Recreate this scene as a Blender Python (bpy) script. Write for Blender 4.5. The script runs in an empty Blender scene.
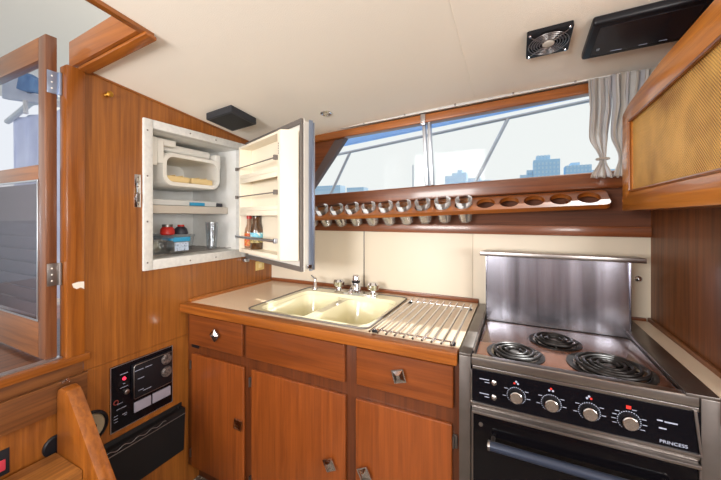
import bpy, bmesh, math, random
from mathutils import Vector, Matrix
random.seed(7)
PI = math.pi
scene = bpy.context.scene
COL = scene.collection

# ------------------------------------------------------------------ materials
def lin(c):
    return tuple(((x/255)/12.92 if x/255 <= .04045 else ((x/255+.055)/1.055)**2.4) for x in c) + (1,)
MATS = {}
def mat(name, rgb, rough=.5, metal=0, coat=0, spec=.5, trans=0, ior=1.45, bump=None, mottle=None, emit=None):
    m = bpy.data.materials.new(name); m.use_nodes = True
    nt = m.node_tree; b = nt.nodes['Principled BSDF']
    b.inputs['Base Color'].default_value = lin(rgb)
    b.inputs['Roughness'].default_value = rough
    b.inputs['Metallic'].default_value = metal
    b.inputs['Coat Weight'].default_value = coat
    b.inputs['Coat Roughness'].default_value = .08
    b.inputs['Specular IOR Level'].default_value = spec
    b.inputs['Transmission Weight'].default_value = trans
    b.inputs['IOR'].default_value = ior
    geo = nt.nodes.new('ShaderNodeNewGeometry')
    if mottle:                      # (scale, second colour, amount)
        n = nt.nodes.new('ShaderNodeTexNoise'); n.inputs['Scale'].default_value = mottle[0]; n.inputs['Detail'].default_value = 5
        nt.links.new(geo.outputs['Position'], n.inputs['Vector'])
        r = nt.nodes.new('ShaderNodeValToRGB')
        r.color_ramp.elements[0].position = .35; r.color_ramp.elements[1].position = .35+mottle[2]
        r.color_ramp.elements[0].color = lin(mottle[1]); r.color_ramp.elements[1].color = lin(rgb)
        nt.links.new(n.outputs['Fac'], r.inputs['Fac']); nt.links.new(r.outputs['Color'], b.inputs['Base Color'])
    if bump:                        # (scale, strength)
        n2 = nt.nodes.new('ShaderNodeTexNoise'); n2.inputs['Scale'].default_value = bump[0]; n2.inputs['Detail'].default_value = 3
        nt.links.new(geo.outputs['Position'], n2.inputs['Vector'])
        bp = nt.nodes.new('ShaderNodeBump'); bp.inputs['Strength'].default_value = bump[1]; bp.inputs['Distance'].default_value = .002
        nt.links.new(n2.outputs['Fac'], bp.inputs['Height']); nt.links.new(bp.outputs['Normal'], b.inputs['Normal'])
    if emit:
        b.inputs['Emission Color'].default_value = lin(rgb); b.inputs['Emission Strength'].default_value = emit
    MATS[name] = m
    return m

def wood(name, light, dark, axis, rough=.38, coat=.35, scale=1.0, planks=None):
    light = (light[0]*.91, light[1]*.89, light[2]*.74); dark = (dark[0]*.87, dark[1]*.85, dark[2]*.70)
    m = bpy.data.materials.new(name); m.use_nodes = True
    nt = m.node_tree; N = nt.nodes; L = nt.links; b = N['Principled BSDF']
    geo = N.new('ShaderNodeNewGeometry')
    mp = N.new('ShaderNodeMapping')
    s = [60*scale]*3; s['XYZ'.index(axis)] = 2.2*scale
    mp.inputs['Scale'].default_value = s
    L.new(geo.outputs['Position'], mp.inputs['Vector'])
    n = N.new('ShaderNodeTexNoise'); n.inputs['Scale'].default_value = 1; n.inputs['Detail'].default_value = 7; n.inputs['Roughness'].default_value = .62
    n.inputs['Distortion'].default_value = .6
    L.new(mp.outputs['Vector'], n.inputs['Vector'])
    mp2 = N.new('ShaderNodeMapping'); s2 = [5*scale]*3; s2['XYZ'.index(axis)] = .7*scale
    mp2.inputs['Scale'].default_value = s2; L.new(geo.outputs['Position'], mp2.inputs['Vector'])
    n2 = N.new('ShaderNodeTexNoise'); n2.inputs['Scale'].default_value = 1; n2.inputs['Detail'].default_value = 3
    L.new(mp2.outputs['Vector'], n2.inputs['Vector'])
    mx = N.new('ShaderNodeMath'); mx.operation = 'MULTIPLY_ADD'; mx.inputs[1].default_value = .72
    mul = N.new('ShaderNodeMath'); mul.operation = 'MULTIPLY'; mul.inputs[1].default_value = .28
    L.new(n2.outputs['Fac'], mul.inputs[0]); L.new(n.outputs['Fac'], mx.inputs[0]); L.new(mul.outputs[0], mx.inputs[2])
    r = N.new('ShaderNodeValToRGB')
    r.color_ramp.elements[0].position = .36; r.color_ramp.elements[1].position = .62
    r.color_ramp.elements[0].color = lin(dark); r.color_ramp.elements[1].color = lin(light)
    L.new(mx.outputs[0], r.inputs['Fac']); L.new(r.outputs['Color'], b.inputs['Base Color'])
    if planks:                      # (axis across, spacing): dark seams between planks
        sx = N.new('ShaderNodeSeparateXYZ'); L.new(geo.outputs['Position'], sx.inputs[0])
        dv = N.new('ShaderNodeMath'); dv.operation = 'DIVIDE'; dv.inputs[1].default_value = planks[1]
        L.new(sx.outputs['XYZ'.index(planks[0])], dv.inputs[0])
        fr = N.new('ShaderNodeMath'); fr.operation = 'FRACT'; L.new(dv.outputs[0], fr.inputs[0])
        lt = N.new('ShaderNodeMath'); lt.operation = 'LESS_THAN'; lt.inputs[1].default_value = .06; L.new(fr.outputs[0], lt.inputs[0])
        mm = N.new('ShaderNodeMix'); mm.data_type = 'RGBA'; L.new(lt.outputs[0], mm.inputs['Factor'])
        L.new(r.outputs['Color'], mm.inputs['A']); mm.inputs['B'].default_value = lin((38, 24, 20))
        L.new(mm.outputs['Result'], b.inputs['Base Color'])
    b.inputs['Roughness'].default_value = rough; b.inputs['Coat Weight'].default_value = coat; b.inputs['Coat Roughness'].default_value = .12
    bp = N.new('ShaderNodeBump'); bp.inputs['Strength'].default_value = .12; bp.inputs['Distance'].default_value = .001
    L.new(n.outputs['Fac'], bp.inputs['Height']); L.new(bp.outputs['Normal'], b.inputs['Normal'])
    MATS[name] = m; return m

def pane_mat(name, tint, gloss=.08):
    m = bpy.data.materials.new(name); m.use_nodes = True
    nt = m.node_tree; N = nt.nodes; N.remove(N['Principled BSDF'])
    t = N.new('ShaderNodeBsdfTransparent'); t.inputs['Color'].default_value = tint+(1,)
    g = N.new('ShaderNodeBsdfGlossy'); g.inputs['Roughness'].default_value = .02
    mx = N.new('ShaderNodeMixShader'); mx.inputs['Fac'].default_value = gloss
    nt.links.new(t.outputs[0], mx.inputs[1]); nt.links.new(g.outputs[0], mx.inputs[2])
    nt.links.new(mx.outputs[0], N['Material Output'].inputs['Surface'])
    MATS[name] = m; return m

W_WALL = wood('teak wall veneer', (170, 104, 46), (132, 74, 28), 'Z')
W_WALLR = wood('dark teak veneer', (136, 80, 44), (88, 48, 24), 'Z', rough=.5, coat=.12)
W_DOOR = wood('mahogany door veneer', (154, 80, 34), (124, 60, 22), 'Z')
W_DRAWER = wood('mahogany drawer veneer', (146, 76, 33), (112, 54, 21), 'X')
W_FACE = wood('mahogany face frame', (112, 57, 27), (84, 40, 19), 'Z')
W_X = wood('varnished wood along x', (180, 106, 46), (144, 78, 30), 'X', rough=.3, coat=.5)
W_XD = wood('dark varnished wood along x', (152, 86, 52), (112, 60, 36), 'X', rough=.34, coat=.4)
W_Y = wood('varnished wood along y', (176, 106, 46), (138, 76, 28), 'Y', rough=.3, coat=.5)
W_YD = wood('brown board along y', (134, 84, 48), (96, 54, 28), 'Y', rough=.5, coat=.2)
W_LOCK = wood('golden locker wood', (234, 154, 70), (194, 114, 50), 'Y', rough=.28, coat=.5)
W_Z = wood('varnished wood along z', (170, 100, 40), (134, 72, 25), 'Z', rough=.28, coat=.5)
W_DZ = wood('companion door wood', (142, 90, 64), (108, 62, 42), 'Z', rough=.35, coat=.4)
W_DX = wood('companion door rail wood', (154, 98, 64), (118, 70, 44), 'X', rough=.35, coat=.4)
W_STEP = wood('ladder tread wood', (182, 124, 72), (112, 64, 32), 'Y', rough=.4, coat=.3)
W_DECK = wood('teak deck planks', (128, 82, 66), (88, 54, 44), 'Y', rough=.3, coat=.4, planks=('X', .07))
CREAM = mat('cream laminate wall', (218, 207, 188), .42, bump=(60, .05))
CEIL = mat('ivory vinyl headliner', (246, 239, 226), .75, bump=(420, .5))
LAM = mat('sand laminate', (242, 222, 196), .25, coat=.3, mottle=(160, (234, 212, 184), .2))
STRIPW = mat('pale laminate', (224, 208, 186), .35)
SINKC = mat('cream sink enamel', (236, 230, 196), .12, coat=.5)
WHITE = mat('white plastic', (232, 228, 220), .4)
FRW = mat('refrigerator liner white', (240, 241, 240), .35, mottle=(9, (226, 225, 220), .35))
ICEW = mat('frosted freezer white', (236, 234, 228), .55, bump=(30, .8))
LINER = mat('ivory door liner', (240, 230, 210), .38)
FRAMEA = mat('worn painted frame', (226, 226, 222), .4, metal=.1, mottle=(60, (208, 208, 206), .5))
STEEL = mat('brushed stainless', (176, 172, 170), .28, metal=1, mottle=(5, (150, 144, 142), .4), bump=(200, .04))
CAPM = mat('spun aluminium', (216, 212, 212), .25, metal=1)
STEELD = mat('aged stainless', (146, 140, 138), .36, metal=.95, mottle=(8, (122, 116, 112), .4))
def brushed():
    m = mat('streaked stainless', (176, 174, 178), .24, metal=1); nt = m.node_tree; N = nt.nodes; L = nt.links
    geo = N.new('ShaderNodeNewGeometry'); mp = N.new('ShaderNodeMapping'); mp.inputs['Scale'].default_value = (16, 1, .7)
    L.new(geo.outputs['Position'], mp.inputs['Vector']); n = N.new('ShaderNodeTexNoise'); n.inputs['Scale'].default_value = 1; n.inputs['Detail'].default_value = 3
    L.new(mp.outputs[0], n.inputs['Vector']); r = N.new('ShaderNodeValToRGB'); e = r.color_ramp.elements
    e[0].position = .35; e[0].color = lin((116, 114, 122)); e[1].position = .65; e[1].color = lin((176, 176, 188)); L.new(n.outputs['Fac'], r.inputs[0])
    L.new(r.outputs[0], N['Principled BSDF'].inputs['Base Color']); return m
BGM = brushed()
GASKET = mat('grey door gasket', (118, 112, 108), .45, metal=.3)
CHROME = mat('chrome', (214, 214, 218), .08, metal=1)
ALU = mat('aluminium', (186, 190, 198), .3, metal=.9)
ALUB = mat('blue toned aluminium', (150, 164, 188), .3, metal=.7)
BLACK = mat('black plastic', (20, 20, 25), .4, spec=.35)
BLACKM = mat('matte black', (16, 15, 17), .6)
SPK = mat('charcoal speaker plastic', (40, 42, 48), .45, bump=(300, .3))
PANELB = mat('gloss black panel', (10, 10, 15), .18, spec=.3)
OVENG = mat('oven door glass', (9, 8, 11), .08, spec=.35)
HANDLEB = mat('blue black handle', (48, 55, 72), .3, metal=.3)
COOK = mat('brown enamel cooktop', (124, 84, 66), .22, coat=.6, mottle=(12, (110, 74, 60), .4))
COIL = mat('burner coil', (38, 35, 35), .35, metal=.4)
DRIP = mat('chrome drip pan', (150, 144, 134), .16, metal=1)
COPPER = mat('pale printed ink', (158, 164, 184), .5)
RED = mat('red mark', (214, 48, 40), .45)
REDL = mat('red lamp', (255, 54, 84), .3, emit=.9)
BLUEP = mat('blue plastic', (52, 150, 196), .3)
DARKB = mat('dark grey lid', (52, 52, 62), .4)
REDP = mat('red lid', (196, 46, 38), .35)
TRAYC = mat('cream ice tray', (234, 208, 152), .5)
BEIGE = mat('beige outlet plate', (214, 188, 120), .4)
SAUCE = mat('brown sauce glass', (96, 66, 38), .12, coat=.6, mottle=(60, (60, 38, 24), .4))
SAUCER = mat('chilli sauce glass', (150, 116, 92), .12, coat=.6)
LABELO = mat('orange red label', (196, 70, 36), .5, mottle=(120, (214, 170, 80), .2))
LABELB = mat('blue white label', (120, 190, 214), .5, mottle=(70, (226, 226, 214), .1))
LABELY = mat('pale label', (196, 176, 120), .5, mottle=(90, (90, 90, 40), .25))
METER = mat('meter window', (150, 146, 160), .3)
BRASS = mat('brass', (190, 140, 60), .35, metal=1)
CARPET = mat('speckled floor tile', (96, 84, 72), .6, mottle=(90, (196, 186, 170), .1))
NAVY = mat('dark interior', (20, 20, 28), .7)
TAUPE = mat('taupe plastic', (150, 134, 108), .45)
CLEARP = pane_mat('clear plastic', (.86, .88, .9), .12)
GLASSP = pane_mat('window pane', (.95, .97, .98), .004)
GLASSD = pane_mat('door pane', (.93, .95, 1.0), .04)
def tumbler_mat():
    m = bpy.data.materials.new('cut glass'); m.use_nodes = True; nt = m.node_tree; N = nt.nodes; L = nt.links; N.remove(N['Principled BSDF'])
    t = N.new('ShaderNodeBsdfTransparent'); t.inputs[0].default_value = (.93, .94, .95, 1)
    g = N.new('ShaderNodeBsdfGlossy'); g.inputs['Roughness'].default_value = .12; g.inputs[0].default_value = (1, 1, 1, 1)
    d = N.new('ShaderNodeBsdfTranslucent'); d.inputs[0].default_value = (.95, .95, .95, 1)
    lw = N.new('ShaderNodeLayerWeight'); lw.inputs[0].default_value = .35
    m1 = N.new('ShaderNodeMixShader'); m1.inputs[0].default_value = .25; L.new(g.outputs[0], m1.inputs[1]); L.new(d.outputs[0], m1.inputs[2])
    m2 = N.new('ShaderNodeMixShader'); L.new(lw.outputs['Fresnel'], m2.inputs[0]); L.new(t.outputs[0], m2.inputs[1]); L.new(m1.outputs[0], m2.inputs[2])
    L.new(m2.outputs[0], N['Material Output'].inputs['Surface']); return m
TUMB = tumbler_mat()
BLUEC = mat('blue canvas', (72, 118, 176), .8, mottle=(9, (116, 158, 204), .3))
GREYC = mat('lavender canvas', (216, 218, 230), .8, mottle=(6, (200, 203, 220), .3))
GELW = mat('white gelcoat', (236, 236, 234), .3)
HARDTOP = mat('cream canvas top', (244, 240, 232), .7)
_nt = HARDTOP.node_tree; _tr = _nt.nodes.new('ShaderNodeBsdfTranslucent'); _tr.inputs[0].default_value = (.60, .59, .57, 1)
_mx = _nt.nodes.new('ShaderNodeMixShader'); _mx.inputs[0].default_value = .65
_nt.links.new(_nt.nodes['Principled BSDF'].outputs[0], _mx.inputs[1]); _nt.links.new(_tr.outputs[0], _mx.inputs[2]); _nt.links.new(_mx.outputs[0], _nt.nodes['Material Output'].inputs['Surface'])
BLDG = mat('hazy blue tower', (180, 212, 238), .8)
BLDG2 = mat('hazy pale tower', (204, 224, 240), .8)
LOUV = mat('grey louvre slat', (136, 126, 130), .45)
WATERM = mat('harbour water', (96, 122, 140), .15)
RAILW = mat('grey rail tube', (190, 196, 208), .3, metal=.6)
AWN = mat('blue awning edge', (170, 200, 240), .7)
_nt = AWN.node_tree; _tr = _nt.nodes.new('ShaderNodeBsdfTranslucent'); _tr.inputs[0].default_value = (.5, .7, .95, 1)
_mx = _nt.nodes.new('ShaderNodeMixShader'); _mx.inputs[0].default_value = .5
_nt.links.new(_nt.nodes['Principled BSDF'].outputs[0], _mx.inputs[1]); _nt.links.new(_tr.outputs[0], _mx.inputs[2]); _nt.links.new(_mx.outputs[0], _nt.nodes['Material Output'].inputs['Surface'])
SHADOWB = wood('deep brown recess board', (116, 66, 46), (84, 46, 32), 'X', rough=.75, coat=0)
HILITE = mat('painted highlight patch', (222, 212, 200), .5)

def curtain_mat():
    m = bpy.data.materials.new('striped sheer curtain'); m.use_nodes = True
    nt = m.node_tree; N = nt.nodes; L = nt.links; b = N['Principled BSDF']
    uv = N.new('ShaderNodeUVMap')
    sp = N.new('ShaderNodeSeparateXYZ'); L.new(uv.outputs[0], sp.inputs[0])
    k = N.new('ShaderNodeMath'); k.operation = 'MULTIPLY'; k.inputs[1].default_value = 7; L.new(sp.outputs[0], k.inputs[0])
    fr = N.new('ShaderNodeMath'); fr.operation = 'FRACT'; L.new(k.outputs[0], fr.inputs[0])
    r = N.new('ShaderNodeValToRGB'); e = r.color_ramp.elements
    e[0].position = .28; e[0].color = lin((196, 186, 172)); e[1].position = .36; e[1].color = lin((226, 222, 216))
    x = e.new(.7); x.color = lin((222, 218, 212)); y = e.new(.78); y.color = lin((204, 202, 206))
    L.new(fr.outputs[0], r.inputs[0]); L.new(r.outputs[0], b.inputs['Base Color'])
    b.inputs['Roughness'].default_value = .85
    tr = N.new('ShaderNodeBsdfTranslucent'); tr.inputs['Color'].default_value = (.8, .8, .82, 1)
    mx = N.new('ShaderNodeMixShader'); mx.inputs[0].default_value = .5
    L.new(b.outputs[0], mx.inputs[1]); L.new(tr.outputs[0], mx.inputs[2]); L.new(mx.outputs[0], N['Material Output'].inputs['Surface'])
    return m
CURT = curtain_mat()

def cane_mat():
    m = bpy.data.materials.new('woven cane'); m.use_nodes = True
    nt = m.node_tree; N = nt.nodes; L = nt.links; b = N['Principled BSDF']
    geo = N.new('ShaderNodeNewGeometry'); sp = N.new('ShaderNodeSeparateXYZ'); L.new(geo.outputs['Position'], sp.inputs[0])
    def wave(sock, f):
        a = N.new('ShaderNodeMath'); a.operation = 'MULTIPLY'; a.inputs[1].default_value = f; L.new(sock, a.inputs[0])
        s = N.new('ShaderNodeMath'); s.operation = 'SINE'; L.new(a.outputs[0], s.inputs[0]); return s
    p = N.new('ShaderNodeMath'); p.operation = 'MULTIPLY'
    L.new(wave(sp.outputs[1], 2*PI/.0085).outputs[0], p.inputs[0]); L.new(wave(sp.outputs[2], 2*PI/.0085).outputs[0], p.inputs[1])
    n = N.new('ShaderNodeTexNoise'); n.inputs['Scale'].default_value = 9; L.new(geo.outputs['Position'], n.inputs['Vector'])
    ad = N.new('ShaderNodeMath'); ad.operation = 'MULTIPLY_ADD'; ad.inputs[1].default_value = .35
    L.new(p.outputs[0], ad.inputs[0]); L.new(n.outputs['Fac'], ad.inputs[2])
    r = N.new('ShaderNodeValToRGB'); e = r.color_ramp.elements
    e[0].position = .15; e[0].color = lin((150, 98, 36)); e[1].position = .7; e[1].color = lin((240, 190, 104))
    L.new(ad.outputs[0], r.inputs[0]); L.new(r.outputs[0], b.inputs['Base Color'])
    bp = N.new('ShaderNodeBump'); bp.inputs['Strength'].default_value = .6; bp.inputs['Distance'].default_value = .002
    L.new(p.outputs[0], bp.inputs['Height']); L.new(bp.outputs[0], b.inputs['Normal'])
    b.inputs['Roughness'].default_value = .45
    return m
CANE = cane_mat()

# ------------------------------------------------------------------ mesh builder
def basis(d):
    d = Vector(d).normalized()
    a = Vector((0, 0, 1)) if abs(d.z) < .9 else Vector((1, 0, 0))
    u = d.cross(a).normalized(); return u, u.cross(d).normalized()

class MB:
    def __init__(s): s.bm = bmesh.new()
    def add(s, other_bm):
        me = bpy.data.meshes.new('t'); other_bm.to_mesh(me); s.bm.from_mesh(me); bpy.data.meshes.remove(me); other_bm.free()
    def box(s, x0, x1, y0, y1, z0, z1, bev=0, seg=2, m=None):
        b = bmesh.new(); bmesh.ops.create_cube(b, size=1)
        for v in b.verts:
            v.co = Vector((x0+(v.co.x+.5)*(x1-x0), y0+(v.co.y+.5)*(y1-y0), z0+(v.co.z+.5)*(z1-z0)))
        if bev: bmesh.ops.bevel(b, geom=b.edges[:], offset=bev, segments=seg, affect='EDGES', profile=.6)
        if m: bmesh.ops.transform(b, matrix=m, verts=b.verts)
        s.add(b); return s
    def hexa(s, p, bev=0, seg=2):      # 8 points: bottom ring 0-3, top ring 4-7
        b = bmesh.new(); v = [b.verts.new(q) for q in p]
        for f in ((3, 2, 1, 0), (4, 5, 6, 7), (0, 1, 5, 4), (1, 2, 6, 5), (2, 3, 7, 6), (3, 0, 4, 7)): b.faces.new([v[i] for i in f])
        bmesh.ops.recalc_face_normals(b, faces=b.faces)
        if bev: bmesh.ops.bevel(b, geom=b.edges[:], offset=bev, segments=seg, affect='EDGES', profile=.6)
        s.add(b); return s
    def prism(s, pts, d, bev=0):       # planar polygon extruded by vector d
        b = bmesh.new(); d = Vector(d)
        a = [b.verts.new(Vector(p)) for p in pts]; c = [b.verts.new(Vector(p)+d) for p in pts]
        b.faces.new(a); b.faces.new(c[::-1]); n = len(a)
        for i in range(n): b.faces.new((a[i], c[i], c[(i+1) % n], a[(i+1) % n]))
        bmesh.ops.recalc_face_normals(b, faces=b.faces)
        if bev: bmesh.ops.bevel(b, geom=b.edges[:], offset=bev, segments=2, affect='EDGES', profile=.6)
        s.add(b); return s
    def tube(s, pts, r, n=10, closed=False, caps=True):
        pts = [Vector(p) for p in pts]; b = bmesh.new(); rings = []
        N = len(pts); u0 = None
        for i, p in enumerate(pts):
            if closed: d = pts[(i+1) % N]-pts[i-1]
            else: d = pts[min(i+1, N-1)]-pts[max(i-1, 0)]
            d.normalize()
            if u0 is None: u, v = basis(d)
            else:
                u = (u0-d*u0.dot(d)).normalized(); v = d.cross(u)
            u0 = u; v = d.cross(u)
            rr = r[i] if isinstance(r, (list, tuple)) else r
            rings.append([b.verts.new(p+(u*math.cos(2*PI*k/n)+v*math.sin(2*PI*k/n))*rr) for k in range(n)])
        for i in range(N if closed else N-1):
            A, B = rings[i], rings[(i+1) % N]
            for k in range(n): b.faces.new((A[k], A[(k+1) % n], B[(k+1) % n], B[k]))
        if caps and not closed: b.faces.new(rings[0][::-1]); b.faces.new(rings[-1])
        bmesh.ops.recalc_face_normals(b, faces=b.faces)
        s.add(b); return s
    def lathe(s, prof, c=(0, 0, 0), axis=(0, 0, 1), n=28, mod=None):
        b = bmesh.new(); ax = Vector(axis).normalized(); u, v = basis(ax); c = Vector(c); rings = []
        for j, (r, h) in enumerate(prof):
            if r < 1e-6: rings.append([b.verts.new(c+ax*h)])
            else: rings.append([b.verts.new(c+ax*h+(u*math.cos(2*PI*k/n)+v*math.sin(2*PI*k/n))*(r+(mod(j, k, r, h) if mod else 0))) for k in range(n)])
        for A, B in zip(rings, rings[1:]):
            for k in range(n):
                if len(A) == 1 and len(B) == 1: continue
                if len(A) == 1: b.faces.new((A[0], B[k], B[(k+1) % n]))
                elif len(B) == 1: b.faces.new((A[k], A[(k+1) % n], B[0]))
                else: b.faces.new((A[k], A[(k+1) % n], B[(k+1) % n], B[k]))
        bmesh.ops.recalc_face_normals(b, faces=b.faces)
        s.add(b); return s
    def plate(s, outer, holes, z0, z1, m=None):     # flat plate (local xy) with holes
        b = bmesh.new()
        def cap(z):
            es = []
            loops = []
            for lp in [outer]+holes:
                vs = [b.verts.new((p[0], p[1], z)) for p in lp]; loops.append(vs)
                for i in range(len(vs)): es.append(b.edges.new((vs[i], vs[(i+1) % len(vs)])))
            bmesh.ops.triangle_fill(b, use_beauty=True, edges=es)
            return loops
        A = cap(z0); B = cap(z1)
        for la, lb in zip(A, B):
            for i in range(len(la)):
                j = (i+1) % len(la); b.faces.new((la[i], la[j], lb[j], lb[i]))
        bmesh.ops.recalc_face_normals(b, faces=b.faces)
        if m: bmesh.ops.transform(b, matrix=m, verts=b.verts)
        s.add(b); return s
    def loft(s, loops, cap_last=True, cap_first=False):
        b = bmesh.new(); R = [[b.verts.new(p) for p in lp] for lp in loops]; n = len(R[0])
        for A, B in zip(R, R[1:]):
            for k in range(n): b.faces.new((A[k], A[(k+1) % n], B[(k+1) % n], B[k]))
        if cap_last: b.faces.new(R[-1])
        if cap_first: b.faces.new(R[0][::-1])
        bmesh.ops.recalc_face_normals(b, faces=b.faces)
        s.add(b); return s
    def xf(s, m): bmesh.ops.transform(s.bm, matrix=m, verts=s.bm.verts); return s
    def build(s, name, material, parent=None, smooth=35, local=False):
        me = bpy.data.meshes.new(name)
        if parent is not None and not local:
            inv = WORLD[parent.name].inverted(); bmesh.ops.transform(s.bm, matrix=inv, verts=s.bm.verts)
        s.bm.to_mesh(me); s.bm.free()
        if smooth:
            for p in me.polygons: p.use_smooth = True
            try: me.set_sharp_from_angle(angle=math.radians(smooth))
            except Exception: pass
        me.materials.append(material)
        o = bpy.data.objects.new(name, me); COL.objects.link(o)
        if parent is not None: o.parent = parent
        WORLD[o.name] = WORLD[parent.name] if parent is not None else Matrix.Identity(4)
        return o
WORLD = {}
def tag(o, label=None, cat=None, group=None, kind=None):
    if label: o['label'] = label
    if cat: o['category'] = cat
    if group: o['group'] = group
    if kind: o['kind'] = kind
    return o
def root(name, loc, label=None, cat=None, group=None, rot=(0, 0, 0), kind=None):
    e = bpy.data.objects.new(name, None); COL.objects.link(e); e.empty_display_size = .05
    e.location = loc; e.rotation_euler = rot
    from mathutils import Euler
    WORLD[e.name] = Matrix.Translation(loc) @ Euler(rot).to_matrix().to_4x4()
    return tag(e, label, cat, group, kind)
def struct(o): o['kind'] = 'structure'; return o
def rrect(x0, x1, y0, y1, r, n=5):
    out = []
    for cx, cy, a0 in ((x1-r, y1-r, 0), (x0+r, y1-r, 90), (x0+r, y0+r, 180), (x1-r, y0+r, 270)):
        for i in range(n+1):
            a = math.radians(a0+90*i/n); out.append((cx+r*math.cos(a), cy+r*math.sin(a)))
    return out
def circ(cx, cy, r, n=28): return [(cx+r*math.cos(2*PI*k/n), cy+r*math.sin(2*PI*k/n)) for k in range(n)]
def text_part(body, size, m, name, parent, mat4, depth=.0006):
    c = bpy.data.curves.new(name, 'FONT'); c.body = body; c.size = size; c.extrude = depth; c.align_x = 'CENTER'; c.align_y = 'CENTER'
    t = bpy.data.objects.new('tmp', c); COL.objects.link(t)
    dg = bpy.context.evaluated_depsgraph_get(); dg.update()
    me = bpy.data.meshes.new_from_object(t.evaluated_get(dg)); bpy.data.objects.remove(t)
    b = MB(); b.bm.from_mesh(me); b.xf(mat4); return b.build(name, m, parent, smooth=0)

def zc(x, y): return 1.757+.10*x-.02*x*x-.113*y      # headliner height

# ------------------------------------------------------------------ setting
XR = 1.947; XE = 3.4; YN = -3.1
struct(MB().box(-.03, XE, YN, .04, -.04, 0).build('floor', CARPET))

b = MB()                                          # headliner with a hatch opening at the companionway
HX, HY = .405, -1.03
xs = [-.03, .1, .2, .3, HX, .6, .8, 1.0, 1.2, 1.4, 1.6, 1.8, 2.0, 2.4, 2.9, XE]
ys = [.03, -.1, -.3, -.5, -.7, -.9, HY, -1.3, -1.7, -2.1, -2.6, YN]
bb = bmesh.new(); G = {}
for i, x in enumerate(xs):
    for j, y in enumerate(ys): G[i, j] = (bb.verts.new((x, y, zc(x, y))), bb.verts.new((x, y, zc(x, y)+.04)))
def solid(i, j): return not (xs[i+1] <= HX+1e-6 and ys[j] <= HY+1e-6 and ys[j] > -2.0)
for i in range(len(xs)-1):
    for j in range(len(ys)-1):
        if not solid(i, j): continue
        q = [(i, j), (i+1, j), (i+1, j+1), (i, j+1)]
        bb.faces.new([G[k][0] for k in q]); bb.faces.new([G[k][1] for k in reversed(q)])
bb.verts.ensure_lookup_table()
for v in [v for v in bb.verts if not v.link_faces]: bb.verts.remove(v)
bmesh.ops.recalc_face_normals(bb, faces=bb.faces)
b.add(bb); struct(b.build('ceiling', CEIL))
# faint headliner seams
b = MB()
for x in (1.29,):
    b.tube([(x, y, zc(x, y)-.0002) for y in (-.02, -.4, -.8, -1.2, -1.6)], .0013, 6)
struct(b.build('trim_6', CEIL))

# left bulkhead (x<=0) with refrigerator opening and companionway
FY0, FY1, FZ0, FZ1 = -.80, -.25, 1.10, 1.735
JY = -1.085
def wl(b, y0, y1, z0, z1): b.box(-.03, 0, y0, y1, z0, z1)
def wall_left():
    b = MB()
    def pan(y0, y1, z0, z1=None):                # upper pieces follow the headliner
        if z1 is None:
            b.hexa([(-.03, y0, z0), (0, y0, z0), (0, y1, z0), (-.03, y1, z0),
                    (-.03, y0, zc(0, y0)-.001), (0, y0, zc(0, y0)-.001), (0, y1, zc(0, y1)-.001), (-.03, y1, zc(0, y1)-.001)])
        else: b.box(-.03, 0, y0, y1, z0, z1)
    pan(-1.03, FY0, .742); pan(FY0, FY1, FZ1); pan(FY1, 0, .742)
    pan(FY0, FY1, .742, FZ0)
    return b.build('wall_left', W_WALL)
struct(wall_left())
b = MB(); b.box(-.03, 0, -1.03, 0, 0, .7405); b.box(-.03, 0, -2.1, -1.03, 0, .74)
b.hexa([(-.03, YN, 0), (0, YN, 0), (0, -2.1, 0), (-.03, -2.1, 0), (-.03, YN, zc(0, YN)-.001), (0, YN, zc(0, YN)-.001), (0, -2.1, zc(0, -2.1)-.001), (-.03, -2.1, zc(0, -2.1)-.001)])
struct(b.build('wall_left_lower', W_WALL))
# door post, sill, head coaming
b = MB(); b.box(-.04, .012, JY, -1.03, .80, 1.868, bev=.004); struct(b.build('trim_1', W_Z))
b = MB(); b.box(-.03, .018, -2.1, -1.015, .785, .812, bev=.006); struct(b.build('trim_2', W_Y))
b = MB(); b.box(-.035, -.008, -2.1, -1.09, .812, .818, bev=.001); struct(b.build('trim_3', ALU))
b = MB(); b.box(.0005, .010, -2.1, -1.035, .742, .784, bev=.002); b.box(.0005, .022, -2.1, -1.025, .735, .7415, bev=.001); struct(b.build('trim_4', W_YD))
b = MB(); b.box(.0005, .018, -2.1, -1.025, .635, .7345, bev=.003); struct(b.build('trim_5', W_YD))
# head coaming across the hatch and its lip, side trim of hatch
b = MB()
b.hexa([(-.03, -1.062, 1.872), (HX, -1.062, 1.905), (HX, -1.034, 1.905), (-.03, -1.034, 1.872),
        (-.03, -1.062, 1.968), (HX, -1.062, 2.0), (HX, -1.034, 2.0), (-.03, -1.034, 1.968)], bev=.003)
struct(b.build('trim_7', W_X))
b = MB()
b.hexa([(.0, -1.05, 1.862), (HX+.01, -1.05, 1.893), (HX+.01, -1.014, 1.889), (.0, -1.014, 1.858),
        (.0, -1.05, 1.873), (HX+.01, -1.05, 1.904), (HX+.01, -1.014, 1.900), (.0, -1.014, 1.869)], bev=.003)
struct(b.build('trim_8', W_X))
b = MB()
def zz(x, y): return zc(x, y)
b.hexa([(HX-.016, -2.1, zz(HX, -2.1)-.012), (HX+.008, -2.1, zz(HX, -2.1)-.012), (HX+.008, -1.02, zz(HX, -1.02)-.012), (HX-.016, -1.02, zz(HX, -1.02)-.012),
        (HX-.016, -2.1, zz(HX, -2.1)+.11), (HX+.0, -2.1, zz(HX, -2.1)+.11), (HX+.0, -1.02, zz(HX, -1.02)+.11), (HX-.016, -1.02, zz(HX, -1.02)+.11)], bev=.002)
struct(b.build('trim_9', W_Y))
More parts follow.
